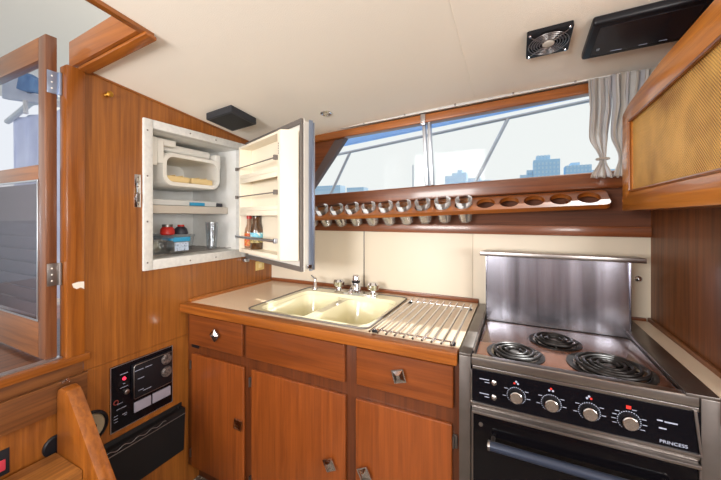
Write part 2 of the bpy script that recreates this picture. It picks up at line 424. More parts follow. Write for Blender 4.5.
b = MB(); b.hexa([(0, -1.012, zc(0, -1.012)-.006), (.007, -1.012, zc(0, -1.012)-.006), (.007, -.01, zc(0, -.01)-.006), (0, -.01, zc(0, -.01)-.006),
                  (0, -1.012, zc(0, -1.012)), (.007, -1.012, zc(0, -1.012)), (.007, -.01, zc(0, -.01)), (0, -.01, zc(0, -.01))])
struct(b.build('trim_10', W_Y))

# back wall: cream laminate in three sheets, split by dark joint strips; timber above
b = MB()
for x0, x1 in ((0, .676), (.682, 1.2695), (1.2705, XR)): b.box(x0, x1, 0, .02, 0, 1.24, bev=.0008)
struct(b.build('wall_back', CREAM))
b = MB(); b.box(.6762, .6818, -.003, .018, .915, 1.238, bev=.001); struct(b.build('trim_11', STEELD))
b = MB()
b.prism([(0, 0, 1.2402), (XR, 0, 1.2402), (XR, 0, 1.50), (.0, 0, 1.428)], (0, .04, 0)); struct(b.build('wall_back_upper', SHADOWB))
b = MB(); b.box(.001, XR-.001, -.016, -.0005, 1.238, 1.282, bev=.004); struct(b.build('trim_12', W_XD))
b = MB(); b.box(.001, 1.298, -.014, -.0005, .901, .922, bev=.003); b.box(1.86, 1.93, -.014, -.0005, .901, .915, bev=.003)
struct(b.build('trim_13', W_XD))

# right bulkhead
b = MB(); b.hexa([(XR, -.70, 0), (XR+.03, -.70, 0), (XR+.03, .03, 0), (XR, .03, 0),
                  (XR, -.70, zc(XR, -.7)), (XR+.03, -.70, zc(XR, -.7)), (XR+.03, .03, zc(XR, .03)), (XR, .03, zc(XR, .03))])
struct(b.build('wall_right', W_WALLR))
b = MB(); b.box(XE, XE+.03, YN, -.66, 0, 1.1)
for y0, y1 in ((YN, -2.8), (-1.0, -.66)): b.box(XE, XE+.03, y0, y1, 1.1, 1.8)
b.hexa([(XE, YN, 1.8), (XE+.03, YN, 1.8), (XE+.03, -.66, 1.8), (XE, -.66, 1.8), (XE, YN, zc(XE, YN)), (XE+.03, YN, zc(XE, YN)), (XE+.03, -.66, zc(XE, -.66)), (XE, -.66, zc(XE, -.66))])
b.hexa([(XR+.031, -.7, 0), (XE, -.7, 0), (XE, -.66, 0), (XR+.031, -.66, 0), (XR+.031, -.7, 1.95), (XE, -.7, 1.93), (XE, -.66, 1.93), (XR+.031, -.66, 1.94)])
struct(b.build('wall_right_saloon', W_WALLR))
# near wall with a long side window
b = MB(); b.box(-.03, XE, YN-.03, YN, 0, 1.15)
for x0, x1 in ((-.03, .1), (1.1, 2.5), (3.3, XE)): b.box(x0, x1, YN-.03, YN, 1.15, 1.8)
b.hexa([(-.03, YN-.03, 1.8), (XE, YN-.03, 1.8), (XE, YN, 1.8), (-.03, YN, 1.8), (-.03, YN-.03, zc(0, YN)), (XE, YN-.03, zc(XE, YN)), (XE, YN, zc(XE, YN)), (-.03, YN, zc(0, YN))])
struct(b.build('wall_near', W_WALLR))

# ------------------------------------------------------------------ the side window above the galley
def zs(x): return 1.453+.039*(x-.35)                 # sill top
def zh(x): return 1.760+.050*(x-.36)                 # header underside
def slopebar(b, x0, x1, y0, y1, f0, f1, bev=0):
    b.hexa([(x0, y0, f0(x0)), (x1, y0, f0(x1)), (x1, y1, f0(x1)), (x0, y1, f0(x0)),
            (x0, y0, f1(x0)), (x1, y0, f1(x1)), (x1, y1, f1(x1)), (x0, y1, f1(x0))], bev=bev, seg=3)
win = root('window_1', (1.1, -.03, 1.47), kind='structure')
b = MB(); slopebar(b, .02, XR-.002, -.042, .05, lambda x: zs(x)-.072, zs, .012); b.build('window_sill', W_XD, win)
b = MB(); slopebar(b, .02, XR-.002, -.075, -.02, zh, lambda x: zh(x)+.042, .008); b.build('window_header', W_X, win)
b = MB(); b.prism([(.02, -.03, zs(.02)), (.27, -.03, zs(.27)), (.52, -.05, zh(.52)), (.02, -.05, zh(.02))], (0, .02, 0)); b.build('end_panel', W_XD, win)
b = MB(); b.hexa([(.265, -.036, zs(.265)), (.315, -.036, zs(.3)), (.315, .0, zs(.3)), (.265, .0, zs(.265)),
                  (.515, -.052, zh(.5)), (.585, -.052, zh(.585)), (.585, -.015, zh(.585)), (.515, -.015, zh(.5))], bev=.003)
b.build('raked_end_frame', mat('grey painted frame', (104, 92, 92), .5), win)
b = MB()
for x0, dx in ((1.052, 0), (1.078, 0)):
    b.hexa([(x0-.008, -.046, zs(x0)), (x0+.008, -.046, zs(x0)), (x0+.008, -.01, zs(x0)), (x0-.008, -.01, zs(x0)),
            (x0-.020, -.062, zh(x0)), (x0-.004, -.062, zh(x0)), (x0-.004, -.03, zh(x0)), (x0-.020, -.03, zh(x0))], bev=.002)
mu = b.build('mullion', ALU, win)
MB().box(1.03, 1.056, -.088, -.074, zh(1.04)-.012, zh(1.04)+.04, bev=.005).build('latch', CHROME, mu)
b = MB(); b.prism([(.26, -.01, zs(.26)), (1.06, -.01, zs(1.06)), (1.045, -.035, zh(1.045)), (.5, -.035, zh(.5))], (0, .004, 0)); b.build('pane', GLASSP, win)
b = MB(); b.prism([(1.07, -.005, zs(1.07)), (XR, -.005, zs(XR)), (XR, -.03, zh(XR)), (1.055, -.03, zh(1.055))], (0, .004, 0)); b.build('pane', GLASSP, win)
# outer shell above header closes to the headliner
b = MB(); slopebar(b, -.03, XR+.03, -.018, .005, lambda x: zh(x)+.010, lambda x: zc(x, 0)+.035)
struct(b.build('wall_back_top', W_X))
# curtain track
tr = root('curtain_track', (1.1, -.07, 1.86), 'long white curtain track with screws running above the window', 'curtain track')
b = MB()
slopebar(b, .3, XR-.004, -.088, -.066, lambda x: zh(x)+.046, lambda x: zh(x)+.052, .001)
slopebar(b, .3, XR-.004, -.088, -.084, lambda x: zh(x)+.053, lambda x: zh(x)+.060, .001)
b.build('rail', FRAMEA, tr)
for x in (.5, .72, .95, 1.2, 1.45, 1.68): MB().box(x-.004, x+.004, -.094, -.0885, zh(x)+.048, zh(x)+.058, bev=.001).build('screw', STEELD, tr)

# ------------------------------------------------------------------ worktop, cabinet
wt = root('worktop', (.65, -.32, .9), 'sand laminate galley worktop with a varnished wood front edge', 'worktop')
SX0, SX1, SY0, SY1 = .366, .957, -.575, -.075
b = MB()
z0, z1 = .876, .9
b.box(.016, SX0, -.60, -.0005, z0, z1); b.box(SX1, 1.296, -.60, -.0005, z0, z1)
b.box(SX0, SX1, -.60, SY0, z0, z1); b.box(SX0, SX1, SY1, -.0005, z0, z1); b.build('laminate_top', LAM, wt)
b = MB(); b.box(.001, 1.297, -.652, -.6005, .862, .9015, bev=.007, seg=3); b.build('front_edge', W_X, wt)
b = MB(); b.box(.001, .0155, -.60, -.0155, .88, .916, bev=.004); b.build('side_strip', W_Y, wt)

cab = root('galley_cabinet', (.65, -.3, 0), 'mahogany galley base cabinet below the sink with diamond chrome knobs', 'cabinet')
b = MB(); b.box(.001, 1.297, -.62, -.60, .10, .8615, bev=.001)
b.box(.001, .02, -.60, -.002, .10, .71); b.box(1.278, 1.297, -.60, -.002, .10, .846); b.box(.02, 1.278, -.60, -.002, .10, .115)
b.build('face_frame', W_FACE, cab)
MB().box(.001, 1.297, -.56, -.545, .0, .099).build('toe_kick', W_FACE, cab)
def knob(parent, x, z, tilt=0, y=-.636):
    m = Matrix.Translation((x, y, z)) @ Matrix.Rotation(tilt, 4, 'Y')
    b = MB()
    b.lathe([(.009, 0), (.008, .006), (.016, .010), (.016, .0105)], axis=(0, -1, 0), n=16)
    b.xf(m)
    s = .031; c = MB()
    c.hexa([(0, -.010, -s), (s, -.010, 0), (0, -.010, s), (-s, -.010, 0), (0, -.0135, -s), (s, -.0135, 0), (0, -.0135, s), (-s, -.0135, 0)])
    s2 = .025
    c.hexa([(0, -.0135, -s2), (s2, -.0135, 0), (0, -.0135, s2), (-s2, -.0135, 0), (0, -.020, -s2*.35), (s2*.35, -.020, 0), (0, -.020, s2*.35), (-s2*.35, -.020, 0)])
    c.xf(m); me = bpy.data.meshes.new('k'); c.bm.to_mesh(me); b.bm.from_mesh(me); c.bm.free()
    return b.build('knob', CHROME, parent, smooth=20)
def front(name, x0, x1, z0, z1, m):
    b = MB(); b.box(x0, x1, -.636, -.6205, z0, z1, bev=.006, seg=3); return b.build(name, m, cab)
d = front('drawer', .030, .377, .704, .848, W_DRAWER); knob(d, .22, .779)
front('false_drawer_front', .400, .889, .706, .848, W_DRAWER)
d = front('drawer', .937, 1.281, .711, .847, W_DRAWER); knob(d, 1.104, .783, .5)
def hinge(parent, x, z):
    b = MB(); b.box(x-.007, x+.007, -.628, -.6205, z-.021, z+.021, bev=.002); b.tube([(x-.005, -.630, z-.02), (x-.005, -.630, z+.02)], .004, 8)
    return b.build('hinge', STEELD, parent)
d = front('door', .044, .385, .112, .660, W_DOOR); knob(d, .363, .410, .9); hinge(d, .036, .60); hinge(d, .036, .17)
d = front('door', .429, .892, .112, .660, W_DOOR); knob(d, .831, .392, .3); hinge(d, .420, .60); hinge(d, .420, .17)
d = front('door', .934, 1.277, .112, .660, W_DOOR); knob(d, .975, .408, .3); hinge(d, 1.286, .605); hinge(d, 1.286, .17)
MB().box(.031, .083, -.624, -.6205, .684, .699, bev=.001).build('lock_plate', BLACK, cab)
cab.location.y += .016

# ------------------------------------------------------------------ sink
sk = root('double_sink', (.655, -.32, .9), 'cream enamel double bowl sink with a dark steel rim', 'sink')
outer = rrect(SX0-.004, SX1+.004, SY0-.004, SY1+.004, .035, 6)
hole = rrect(.392, .945, -.553, -.150, .06, 6)
b = MB(); b.plate(outer, [hole], .9006, .9035); b.build('deck', SINKC, sk)
b = MB()
loopA = [(x, y, .9035) for x, y in hole]
loopB = [(x, y, .888) for x, y in rrect(.398, .939, -.547, -.156, .057, 6)]
b.loft([loopA, loopB], cap_last=False)
h1 = rrect(.402, .632, -.543, -.160, .055, 6); h2 = rrect(.672, .935, -.543, -.160, .055, 6)
bb = bmesh.new(); es = []
for lp in ([(p[0], p[1]) for p in loopB], h1, h2):
    vs = [bb.verts.new((p[0], p[1], .888)) for p in lp]
    for i in range(len(vs)): es.append(bb.edges.new((vs[i], vs[(i+1) % len(vs)])))
bmesh.ops.triangle_fill(bb, use_beauty=True, edges=es)
for f in bb.faces:
    if f.normal.z < 0: f.normal_flip()
b.add(bb)
for x0, x1 in ((.402, .632), (.672, .935)):
    L = []
    for z, ins, r in ((.888, 0, .055), (.880, .004, .053), (.77, .012, .05), (.748, .022, .045), (.738, .045, .04), (.735, .09, .02)):
        L.append([(x, y, z) for x, y in rrect(x0+ins, x1-ins, -.543+ins, -.160-ins, r, 6)])
    b.loft(L)
b.build('bowls', SINKC, sk, smooth=50)
b = MB(); b.tube([(x, y, .904) for x, y in rrect(SX0-.006, SX1+.006, SY0-.006, SY1+.006, .037, 6)], .0042, 8, closed=True)
b.build('rim', GASKET, sk)
for x in (.51, .80):
    dr = MB().lathe([(0, .006), (.012, .006), (.02, .002), (.036, .002), (.038, .0002)], c=(x, -.35, .735)).build('drain', CHROME, sk)

# faucet
fa = root('faucet', (.676, -.098, .904), 'chrome faucet with two faceted knobs and short centre spout', 'faucet')
b = MB(); b.plate(rrect(.545, .807, -.125, -.078, .022, 6), [], .9042, .9125); b.build('base_plate', CHROME, fa)
for x in (.572, .780):
    def fac(j, k, r, h): return .0022*(1 if k % 4 < 2 else -1) if j in (3, 4) else 0
    MB().lathe([(.018, 0), (.014, .010), (.013, .018), (.026, .022), (.029, .048), (.022, .060), (0, .061)], c=(x, -.101, .912), mod=fac, n=24).build('handle', CHROME, fa, smooth=15)
b = MB(); b.lathe([(.028, 0), (.026, .02), (.021, .042), (.020, .055), (.019, .078), (.015, .092), (0, .094)], c=(.676, -.098, .912))
b.tube([(.676, -.104, .944), (.680, -.13, .950), (.687, -.165, .946), (.689, -.182, .938), (.689, -.186, .922)], [.012, .0115, .011, .0115, .012], 14)
b.build('spout', CHROME, fa)
MB().lathe([(.0212, 0), (.0222, .004), (.0212, .012)], c=(.676, -.098, .962)).build('collar', BLACK, fa)
sd = root('soap_dispenser', (.415, -.105, .904), 'slim chrome soap pump standing left of the faucet', 'soap dispenser')
MB().lathe([(.016, 0), (.015, .006), (.010, .014), (.009, .035), (.006, .040), (.005, .062), (0, .063)], c=(.415, -.105, .904)).build('body', CHROME, sd)
MB().tube([(.423, -.107, .962), (.405, -.103, .966), (.385, -.100, .980)], [.005, .006, .0045], 10).build('nozzle', CHROME, sd)

# dish rack
dr = root('drying_rack', (1.135, -.39, .9), 'wire dish drying rack of ten steel rods laid on the worktop', 'dish rack')
for y in (-.150, -.585): MB().tube([(.985, y, .9105), (1.285, y, .9105)], .0035, 8).build('cross_bar', CHROME, dr)
for i in range(10):
    x = 1.0+.0307*i
    dx = -.006*(1-i/9)
    MB().tube([(x, -.113, .9165), (x+dx, -.628, .9165)], .0040, 8).build('rod', CHROME, dr)
for x in (.997, 1.274):
    for y in (-.150, -.585): MB().box(x-.009, x+.009, y-.008, y+.008, .9005, .9095, bev=.002).build('foot', BLACK, dr)

# ------------------------------------------------------------------ stove
st = root('electric_stove', (1.59, -.33, 0), 'three burner electric stove with black control panel and tall steel backguard', 'stove')
b = MB(); b.box(1.302, 1.336, -.642, -.612, .10, .8965, bev=.002); b.box(1.302, 1.3365, -.642, -.02, .896, .904, bev=.001); b.box(1.336, 1.341, -.60, -.02, .872, .899); b.build('side_trim', STEELD, st)
b = MB(); b.box(1.848, 1.882, -.642, -.612, .10, .8965, bev=.002); b.box(1.822, 1.882, -.642, -.02, .896, .904, bev=.001); b.box(1.834, 1.841, -.60, -.02, .872, .899); b.build('side_trim', STEELD, st)
b = MB(); b.box(1.341, 1.834, -.60, -.02, .10, .868); b.build('body', BLACKM, st)
# cooktop tray
b = MB(); b.box(1.344, 1.832, -.612, -.19, .868, .879, bev=.004); b.build('cooktop', COOK, st)
b = MB(); b.box(1.337, 1.847, -.641, -.613, .872, .8985, bev=.005, seg=3); b.box(1.341, 1.846, -.6385, -.632, .862, .871, bev=.001); b.build('front_rim', STEEL, st)
# burners
def burner(cx, cy, R, turns):
    br = MB().lathe([(R*1.16, 0), (R*1.16, .0035), (R*1.04, .004), (R*.97, .0015), (R*.5, .0012), (0, .0012)], c=(cx, cy, .879), n=40).build('burner', COIL, st)
    MB().lathe([(R*1.0, .0012), (R*.95, .0022), (R*.5, .0020), (R*.3, .0020), (0, .0020)], c=(cx, cy, .879), n=36).build('drip_pan', DRIP, br)
    pts = []; n = turns*28
    for i in range(n+1):
        a = 2*PI*i/28; r = R*.22+(R*.97-R*.22)*i/n
        pts.append((cx+r*math.cos(a), cy+r*math.sin(a), .8905))
    MB().tube(pts, .0048, 8).build('coil', COIL, br)
    MB().lathe([(.014, .003), (.015, .009), (0, .010)], c=(cx, cy, .879), n=20).build('centre_cap', STEEL, br)
    b = MB()
    for k in range(3):
        a = 2*PI*k/3+.5; b.tube([(cx, cy, .8845), (cx+R*.98*math.cos(a), cy+R*.98*math.sin(a), .8845)], .0018, 6)
    b.build('support', STEEL, br)
burner(1.457, -.515, .073, 3); burner(1.583, -.345, .070, 3); burner(1.705, -.505, .092, 4)
# backguard
BX0, BX1, BY = 1.347, 1.834, -.185
b = MB()
b.hexa([(BX0, BY, .880), (BX1, BY, .880), (BX1, BY+.004, .880), (BX0, BY+.004, .880), (BX0, BY+.012, 1.157), (BX1, BY+.012, 1.157), (BX1, BY+.016, 1.157), (BX0, BY+.016, 1.157)])
b.box(BX0-.003, BX0, BY-.004, -.14, .905, 1.157, bev=.001); b.box(BX1, BX1+.003, BY-.004, -.14, .905, 1.157, bev=.001)
bg = b.build('backguard', BGM, st)
MB().prism([(1.322, -.223, 1.157), (1.871, -.223, 1.157), (1.862, -.15, 1.157), (1.340, -.12, 1.157)], (0, 0, .018), bev=.003).build('lip', STEEL, bg)
# control panel (leans back slightly)
CPX0, CPX1 = 1.337, 1.847
b = MB(); b.hexa([(CPX0, -.648, .768), (CPX1, -.648, .768), (CPX1, -.612, .768), (CPX0, -.612, .768), (CPX0, -.640, .862), (CPX1, -.640, .862), (CPX1, -.612, .862), (CPX0, -.612, .862)])
cp = b.build('control_panel', PANELB, st)
def yp(z): return -.648+.008*(z-.768)/.094
b = MB(); b.box(CPX0, CPX1, -.652, -.640, .764, .769, bev=.001); b.box(CPX0, CPX0+.004, -.650, -.640, .769, .862, bev=.001)
b.hexa([(CPX1-.004, -.652, .764), (CPX1, -.652, .764), (CPX1, -.640, .764), (CPX1-.004, -.640, .764), (CPX1-.012, -.643, .865), (CPX1-.006, -.643, .865), (CPX1-.006, -.640, .865), (CPX1-.012, -.640, .865)])
b.build('panel_trim', STEEL, cp)
def knob_dial(x, z, ticks):
    y = yp(z)
    k = MB().lathe([(.0215, 0), (.0215, .002), (.019, .010), (.018, .011)], c=(x, y-.0005, z), axis=(0, -1, 0), n=40,
                   mod=lambda j, kk, r, h: .0007*(1 if kk % 2 else -1)).build('knob', BLACK, st)
    MB().lathe([(.0165, .0112), (.0162, .015), (.0145, .0165), (0, .0168)], c=(x, y-.0005, z), axis=(0, -1, 0), n=32).build('knob_cap', CAPM, k)
    b = MB()
    for i in range(28):
        a = 2*PI*i/28
        b.box(-.0012, .0012, y-.0016, y-.0004, .0225, .0245, m=Matrix.Translation((x, 0, z)) @ Matrix.Rotation(a, 4, 'Y'))
    for t in ticks:
        a = math.radians(t); cx, cz = x+.031*math.sin(a), z+.031*math.cos(a)
        b.box(cx-.0045, cx+.0045, y-.0014, y-.0004, cz-.0007, cz+.0007)
    b.build('dial_marking', COPPER, k)
for i, x in enumerate((1.460, 1.546, 1.632)): knob_dial(x, .8105, (-58, 58, 180, 95, 130, -100))
knob_dial(1.714, .8095, (-50, -70, -90, -110, -130, 20, 70, 95, 120, 150, 180, -155))
# red position marks above the knobs
for i, x in enumerate((1.460, 1.546, 1.632, 1.714)):
    z = .845 if i < 3 else .842
    if i < 3:
        red = [(-.0045, -.001), (0, .004), (.0045, -.001)]
        for j, (dx, dz) in enumerate(red):
            on = j == (0, 1, 2)[i]
            MB().lathe([(.0028, 0), (.0028, .0008), (0, .0008)], c=(x+dx, yp(z)-.0003, z+dz), axis=(0, -1, 0), n=12).build('burner_mark', RED if on else COPPER, cp)
    else: MB().box(x-.005, x+.005, yp(z)-.0012, yp(z)-.0003, z-.004, z+.004).build('oven_mark', RED, cp)
for z in (.8335, .7925):
    sw = MB().lathe([(.0075, 0), (.0075, .002), (.005, .003), (.003, .004), (.0034, .012), (0, .013)], c=(1.4015, yp(z), z), axis=(0, -1, 0), n=16).build('toggle_switch', STEEL, cp)
    b = MB()
    b.box(1.362, 1.388, yp(z)-.0012, yp(z)-.0003, z+.0035, z+.0055); b.box(1.376, 1.389, yp(z)-.0012, yp(z)-.0003, z-.0045, z-.0025)
    b.build('switch_marking', COPPER, cp)
b = MB(); b.box(1.768, 1.779, yp(.826)-.0012, yp(.826)-.0003, .825, .828); b.box(1.782, 1.806, yp(.826)-.0012, yp(.826)-.0003, .824, .827); b.box(1.771, 1.785, yp(.8)-.0012, yp(.8)-.0003, .808, .811)
b.build('panel_marking', COPPER, cp)
text_part('PRINCESS', .0105, COPPER, 'nameplate', cp, Matrix.Translation((1.797, yp(.778)-.0008, .779)) @ Matrix.Rotation(PI/2, 4, 'X') @ Matrix.Scale(1.15, 4, (1, 0, 0)))
# recess and oven door
b = MB(); b.box(1.337, 1.847, -.642, -.612, .752, .7635, bev=.002); b.box(1.337, 1.847, -.636, -.612, .745, .7515); b.build('vent_strip', STEELD, st)
b = MB(); b.box(1.340, 1.845, -.655, -.613, .736, .744, bev=.002); b.box(1.340, 1.345, -.655, -.613, .12, .7355, bev=.001); b.box(1.840, 1.845, -.655, -.613, .12, .7355, bev=.001); b.box(1.3455, 1.8395, -.655, -.613, .12, .128, bev=.001)
od = b.build('oven_door', STEEL, st)
MB().box(1.3455, 1.8395, -.652, -.615, .1285, .7355, bev=.001).build('oven_window', OVENG, od)
hd = MB().tube([(1.392, -.692, .678), (1.80, -.692, .678)], .0125, 16).build('handle', HANDLEB, od)
for x in (1.40, 1.79): MB().tube([(x, -.6525, .678), (x, -.688, .678)], .006, 8).build('handle_bracket', STEELD, hd)
for x in (1.388, 1.798): MB().tube([(x, -.692, .678), (x+.006, -.692, .678)], .0135, 16).build('end_cap', STEEL, hd)
MB().lathe([(.006, 0), (.006, .003), (0, .004)], c=(1.366, -.652, .708), axis=(0, -1, 0), n=12).build('screw', STEELD, od)

# side strip right of stove
ss = root('side_counter', (1.915, -.33, .9), 'narrow pale laminate ledge between the stove and the right wall', 'worktop')
MB().box(1.883, 1.934, -.632, -.0155, .872, .9035).build('laminate_top', STRIPW, ss)
MB().box(1.9345, XR-.0005, -.632, -.001, .872, .918, bev=.005).build('wall_strip', W_YD, ss)
MB().box(1.883, XR-.0005, -.652, -.6325, .843, .905, bev=.005).build('front_edge', W_X, ss)
MB().box(1.883, XR-.0005, -.645, -.62, .10, .8425, bev=.002).build('side_panel', WHITE, ss)
kn = root('wall_button', (1.908, -.001, 1.069), 'round chrome wall button beside the right edge of the backguard', 'button')
MB().lathe([(.013, .0), (.013, .003), (.009, .008), (.005, .012), (0, .013)], c=(1.908, -.0005, 1.069), axis=(0, -1, 0), n=24).build('button_face', CHROME, kn)

# ------------------------------------------------------------------ refrigerator
fr = root('refrigerator', (-.2, -.525, 1.09), 'open built in refrigerator with white interior set in the wood bulkhead', 'refrigerator')
b = MB()
IY0, IY1, IZ0, IZ1, IX = -.785, -.268, 1.128, 1.716, -.42
T = .02
b.box(-.45, -.03, IY0-.014, IY0, 1.105, 1.73); b.box(-.45, -.03, IY1, IY1+.014, 1.105, 1.73)
b.box(-.45, IX, IY0, IY1, IZ0, IZ1); b.box(-.45, -.03, IY0, IY1, IZ1, 1.73); b.box(-.45, -.03, IY0, IY1, 1.105, IZ0)
b.build('cabinet_box', FRW, fr)
b = MB()
for (y0, y1, z0, z1) in ((-.82, IY0+.004, 1.085, 1.752), (IY1-.004, -.232, 1.085, 1.752)): b.box(-.032, .012, y0, y1, z0, z1, bev=.003)
b.box(-.032, .012, IY0+.0045, IY1-.0045, 1.714, 1.752, bev=.003); b.box(-.032, .012, IY0+.0045, IY1-.0045, 1.085, IZ0+.002, bev=.003)
ff = b.build('front_frame', FRAMEA, fr)
for y, z in ((-.805, 1.70), (-.805, 1.5), (-.805, 1.3), (-.805, 1.12), (-.6, 1.733), (-.45, 1.733), (-.6, 1.105), (-.45, 1.105)):
    MB().lathe([(.004, 0), (.003, .002), (0, .0025)], c=(.012, y, z), axis=(1, 0, 0), n=10).build('rivet', STEELD, ff)
# freezer compartment: frosted moulded sleeve open to the front
def sleeve(b, x0, x1, y0, y1, z0, z1, t, r):
    out = [(y, z) for y, z in rrect(y0, y1, z0, z1, r, 6)]; inn = [(y, z) for y, z in rrect(y0+t, y1-t, z0+t, z1-t, r-t*.6, 6)]
    L = [[(x0, y, z) for y, z in out], [(x1-.008, y, z) for y, z in out], [(x1, y+(.004 if y < (y0+y1)/2 else -.004), z+(.004 if z < (z0+z1)/2 else -.004)) for y, z in out],
         [(x1, y, z) for y, z in inn], [(x0+.02, y, z) for y, z in inn]]
    b.loft(L)
b = MB(); sleeve(b, -.40, -.09, -.675, -.335, 1.475, 1.645, .022, .05)
fz = b.build('freezer_compartment', ICEW, fr, smooth=50)
b = MB()
b.box(-.13, -.09, -.70, -.665, 1.58, 1.70, bev=.008, seg=3); b.box(-.13, -.095, -.70, -.60, 1.672, 1.705, bev=.008, seg=3)
b.box(-.16, -.07, -.775, -.71, 1.565, 1.70, bev=.006, seg=3); b.box(-.15, -.10, -.36, -.32, 1.60, 1.68, bev=.012, seg=3)
b.box(-.38, -.14, -.66, -.36, 1.655, 1.695, bev=.012, seg=3)
b.build('mounting_bracket', ICEW, fr, smooth=50)
sh = MB().box(-.40, -.10, IY0+.001, IY1-.001, 1.338, 1.378, bev=.004).build('shelf', mat('warm grey shelf', (196, 188, 178), .4), fr)
b = MB()
for k in range(8): b.tube([(-.39+.045*k, IY0+.005, 1.137), (-.39+.045*k, IY1-.005, 1.137)], .0025, 6)
b.build('bottom_rack', STEEL, fr)
# door
DA = math.atan2(-.252, .592)
door_m = Matrix.Translation((.016, -.228, 0)) @ Matrix.Rotation(DA, 4, 'Z')
# local: x along door width, y>0 away from camera (outer side), z world
b = MB(); b.box(.0, .640, .0, .006, 1.074, 1.762, bev=.002); b.box(.010, .630, .0065, .046, 1.08, 1.756, bev=.004); b.xf(door_m)
dd = b.build('door', WHITE, fr)
b = MB()
for (x0, x1, z0, z1) in ((.0, .640, 1.074, 1.096), (.0, .640, 1.74, 1.762), (.627, .640, 1.0965, 1.7395), (.0, .014, 1.0965, 1.7395)): b.box(x0, x1, -.014, -.0005, z0, z1, bev=.003)
b.xf(door_m); b.build('gasket', GASKET, dd)
b = MB(); b.box(.6405, .645, .026, .045, 1.076, 1.76, bev=.001); b.xf(door_m); b.build('edge_strip', ALUB, dd)
b = MB(); b.box(.62, .652, .0465, .052, 1.08, 1.75, bev=.001); b.xf(door_m); ds = b.build('outer_skin', ALU, dd)
b = MB(); b.box(.646, .654, .012, .036, 1.085, 1.105, bev=.002); b.xf(door_m); b.build('latch', CHROME, dd)
# moulded liner with three pockets facing the camera
b = MB(); LP = -.090
x0, x1 = .100, .612
b.box(x0, x1, LP+.02-.018, -.0006, 1.112, 1.705) if False else None
zsl = [1.138, 1.362, 1.537, 1.705]
b.box(x0, x0+.018, LP, -.016, 1.127, 1.708, bev=.004, seg=3)
b.hexa([(x1-.05, LP, 1.127), (x1-.02, LP, 1.127), (x1+.012, -.016, 1.122), (x1-.05, -.016, 1.122), (x1-.05, LP, 1.708), (x1-.02, LP, 1.708), (x1+.012, -.016, 1.712), (x1-.05, -.016, 1.712)], bev=.004)
b.box(x0+.0182, x1-.0502, -.022, -.016, 1.127, 1.708)
for i, z in enumerate(zsl):
    th = .022 if i in (0,) else (.012 if i == 3 else .022)
    b.box(x0+.0182, x1-.0502, LP, -.0222, z-.011, z-.011+th, bev=.003)
for z in (1.362, 1.537):                                  # raised lip under the shelf fronts
    b.box(x0+.0182, x1-.0502, LP, LP+.008, z-.035, z-.0112, bev=.002)
b.xf(door_m); ln = b.build('door_liner', LINER, dd)
for z, th in ((1.585, .003), (1.430, .003), (1.212, .007)):
    b = MB(); b.tube([(x0-.004, LP-.012, z-.0), (x1-.045, LP-.012, z)], th, 8)
    b.box(x0-.008, x0+.004, LP-.018, LP-.001, z-.010, z+.008, bev=.002); b.box(x1-.055, x1-.041, LP-.018, LP-.001, z-.010, z+.012, bev=.002)
    b.xf(door_m); b.build('retaining_bar', GASKET if th < .005 else ALU, dd)
b = MB()
for k in range(5): b.box(x1-.040, x1-.036, LP-.0012, LP-.0002, 1.60+.011*k, 1.607+.011*k)
b.xf(door_m); b.build('liner_marking', DARKB, dd)
b = MB(); b.box(-.010, .03, -.03, -.001, 1.055, 1.073, bev=.003); b.xf(door_m); b.build('hinge', ALU, dd)

def to_w(lx, ly, z):
    v = door_m @ Vector((lx, ly, z)); return v
# bottles in the lowest door pocket
def bottle(name, lx, prof, mbody, cap_prof, mcap, bands, label, cat):
    p = to_w(lx, LP+.044, 1.1495); r = root(name, tuple(p), label, cat, 'sauce bottles in the refrigerator door')
    MB().lathe(prof, c=p, n=28).build('bottle_body', mbody, r)
    MB().lathe(cap_prof, c=p, n=24).build('cap', mcap, r)
    for nm, m_, z0, z1, rr in bands:
        MB().lathe([(rr-.0004, z0), (rr, z0+.0005), (rr, z1-.0005), (rr-.0004, z1)], c=p, n=28).build(nm, m_, r)
bottle('sauce_bottle', .138, [(0, 0), (.023, 0), (.025, .004), (.025, .085), (.022, .105), (.013, .13), (.011, .165), (0, .166)], SAUCER,
       [(.0135, .160), (.0135, .186), (.012, .188), (0, .188)], REDP,
       [('label', LABELO, .012, .048, .0256), ('label', LABELY, .050, .056, .0256), ('label', LABELO, .056, .082, .0256)], 'slim sauce bottle with red cap and orange label in the refrigerator door', 'bottle')
bottle('sauce_bottle', .238, [(0, 0), (.031, 0), (.033, .004), (.033, .095), (.031, .115), (.021, .14), (.020, .178), (0, .179)], SAUCE,
       [(.0215, .172), (.0215, .190), (0, .191)], BLACKM,
       [('label', LABELB, .060, .088, .0336), ('label', LABELY, .035, .059, .0336)], 'brown sauce bottle with black cap and blue label in the refrigerator door', 'bottle')
# food inside
def tub(name, x0, x1, y0, y1, z0, z1, mbody, mlid, label, lid_over=.004, lidm=None):
    r = root(name, ((x0+x1)/2, (y0+y1)/2, z0), label, 'food container')
    L = [[(x, y, z0) for x, y in rrect(x0+.008, x1-.008, y0+.008, y1-.008, .012, 4)], [(x, y, z1-.012) for x, y in rrect(x0, x1, y0, y1, .014, 4)]]
    MB().loft(L, cap_first=True).build('tub_body', mbody, r)
    L = [[(x, y, z) for x, y in rrect(x0-lid_over+i, x1+lid_over-i, y0-lid_over+i, y1+lid_over-i, .016, 4)] for z, i in ((z1-.0118, 0), (z1-.002, 0), (z1, .004))]
    MB().loft(L, cap_first=True).build('lid', mlid, r)
    return r
tub('food_container', -.39, -.158, -.775, -.445, 1.1405, 1.225, CLEARP, CLEARP, 'wide clear plastic food tub at the back of the refrigerator floor')
tub('food_container', -.145, -.065, -.772, -.658, 1.1405, 1.215, CLEARP, CLEARP, 'small clear food tub at the front left of the refrigerator floor')
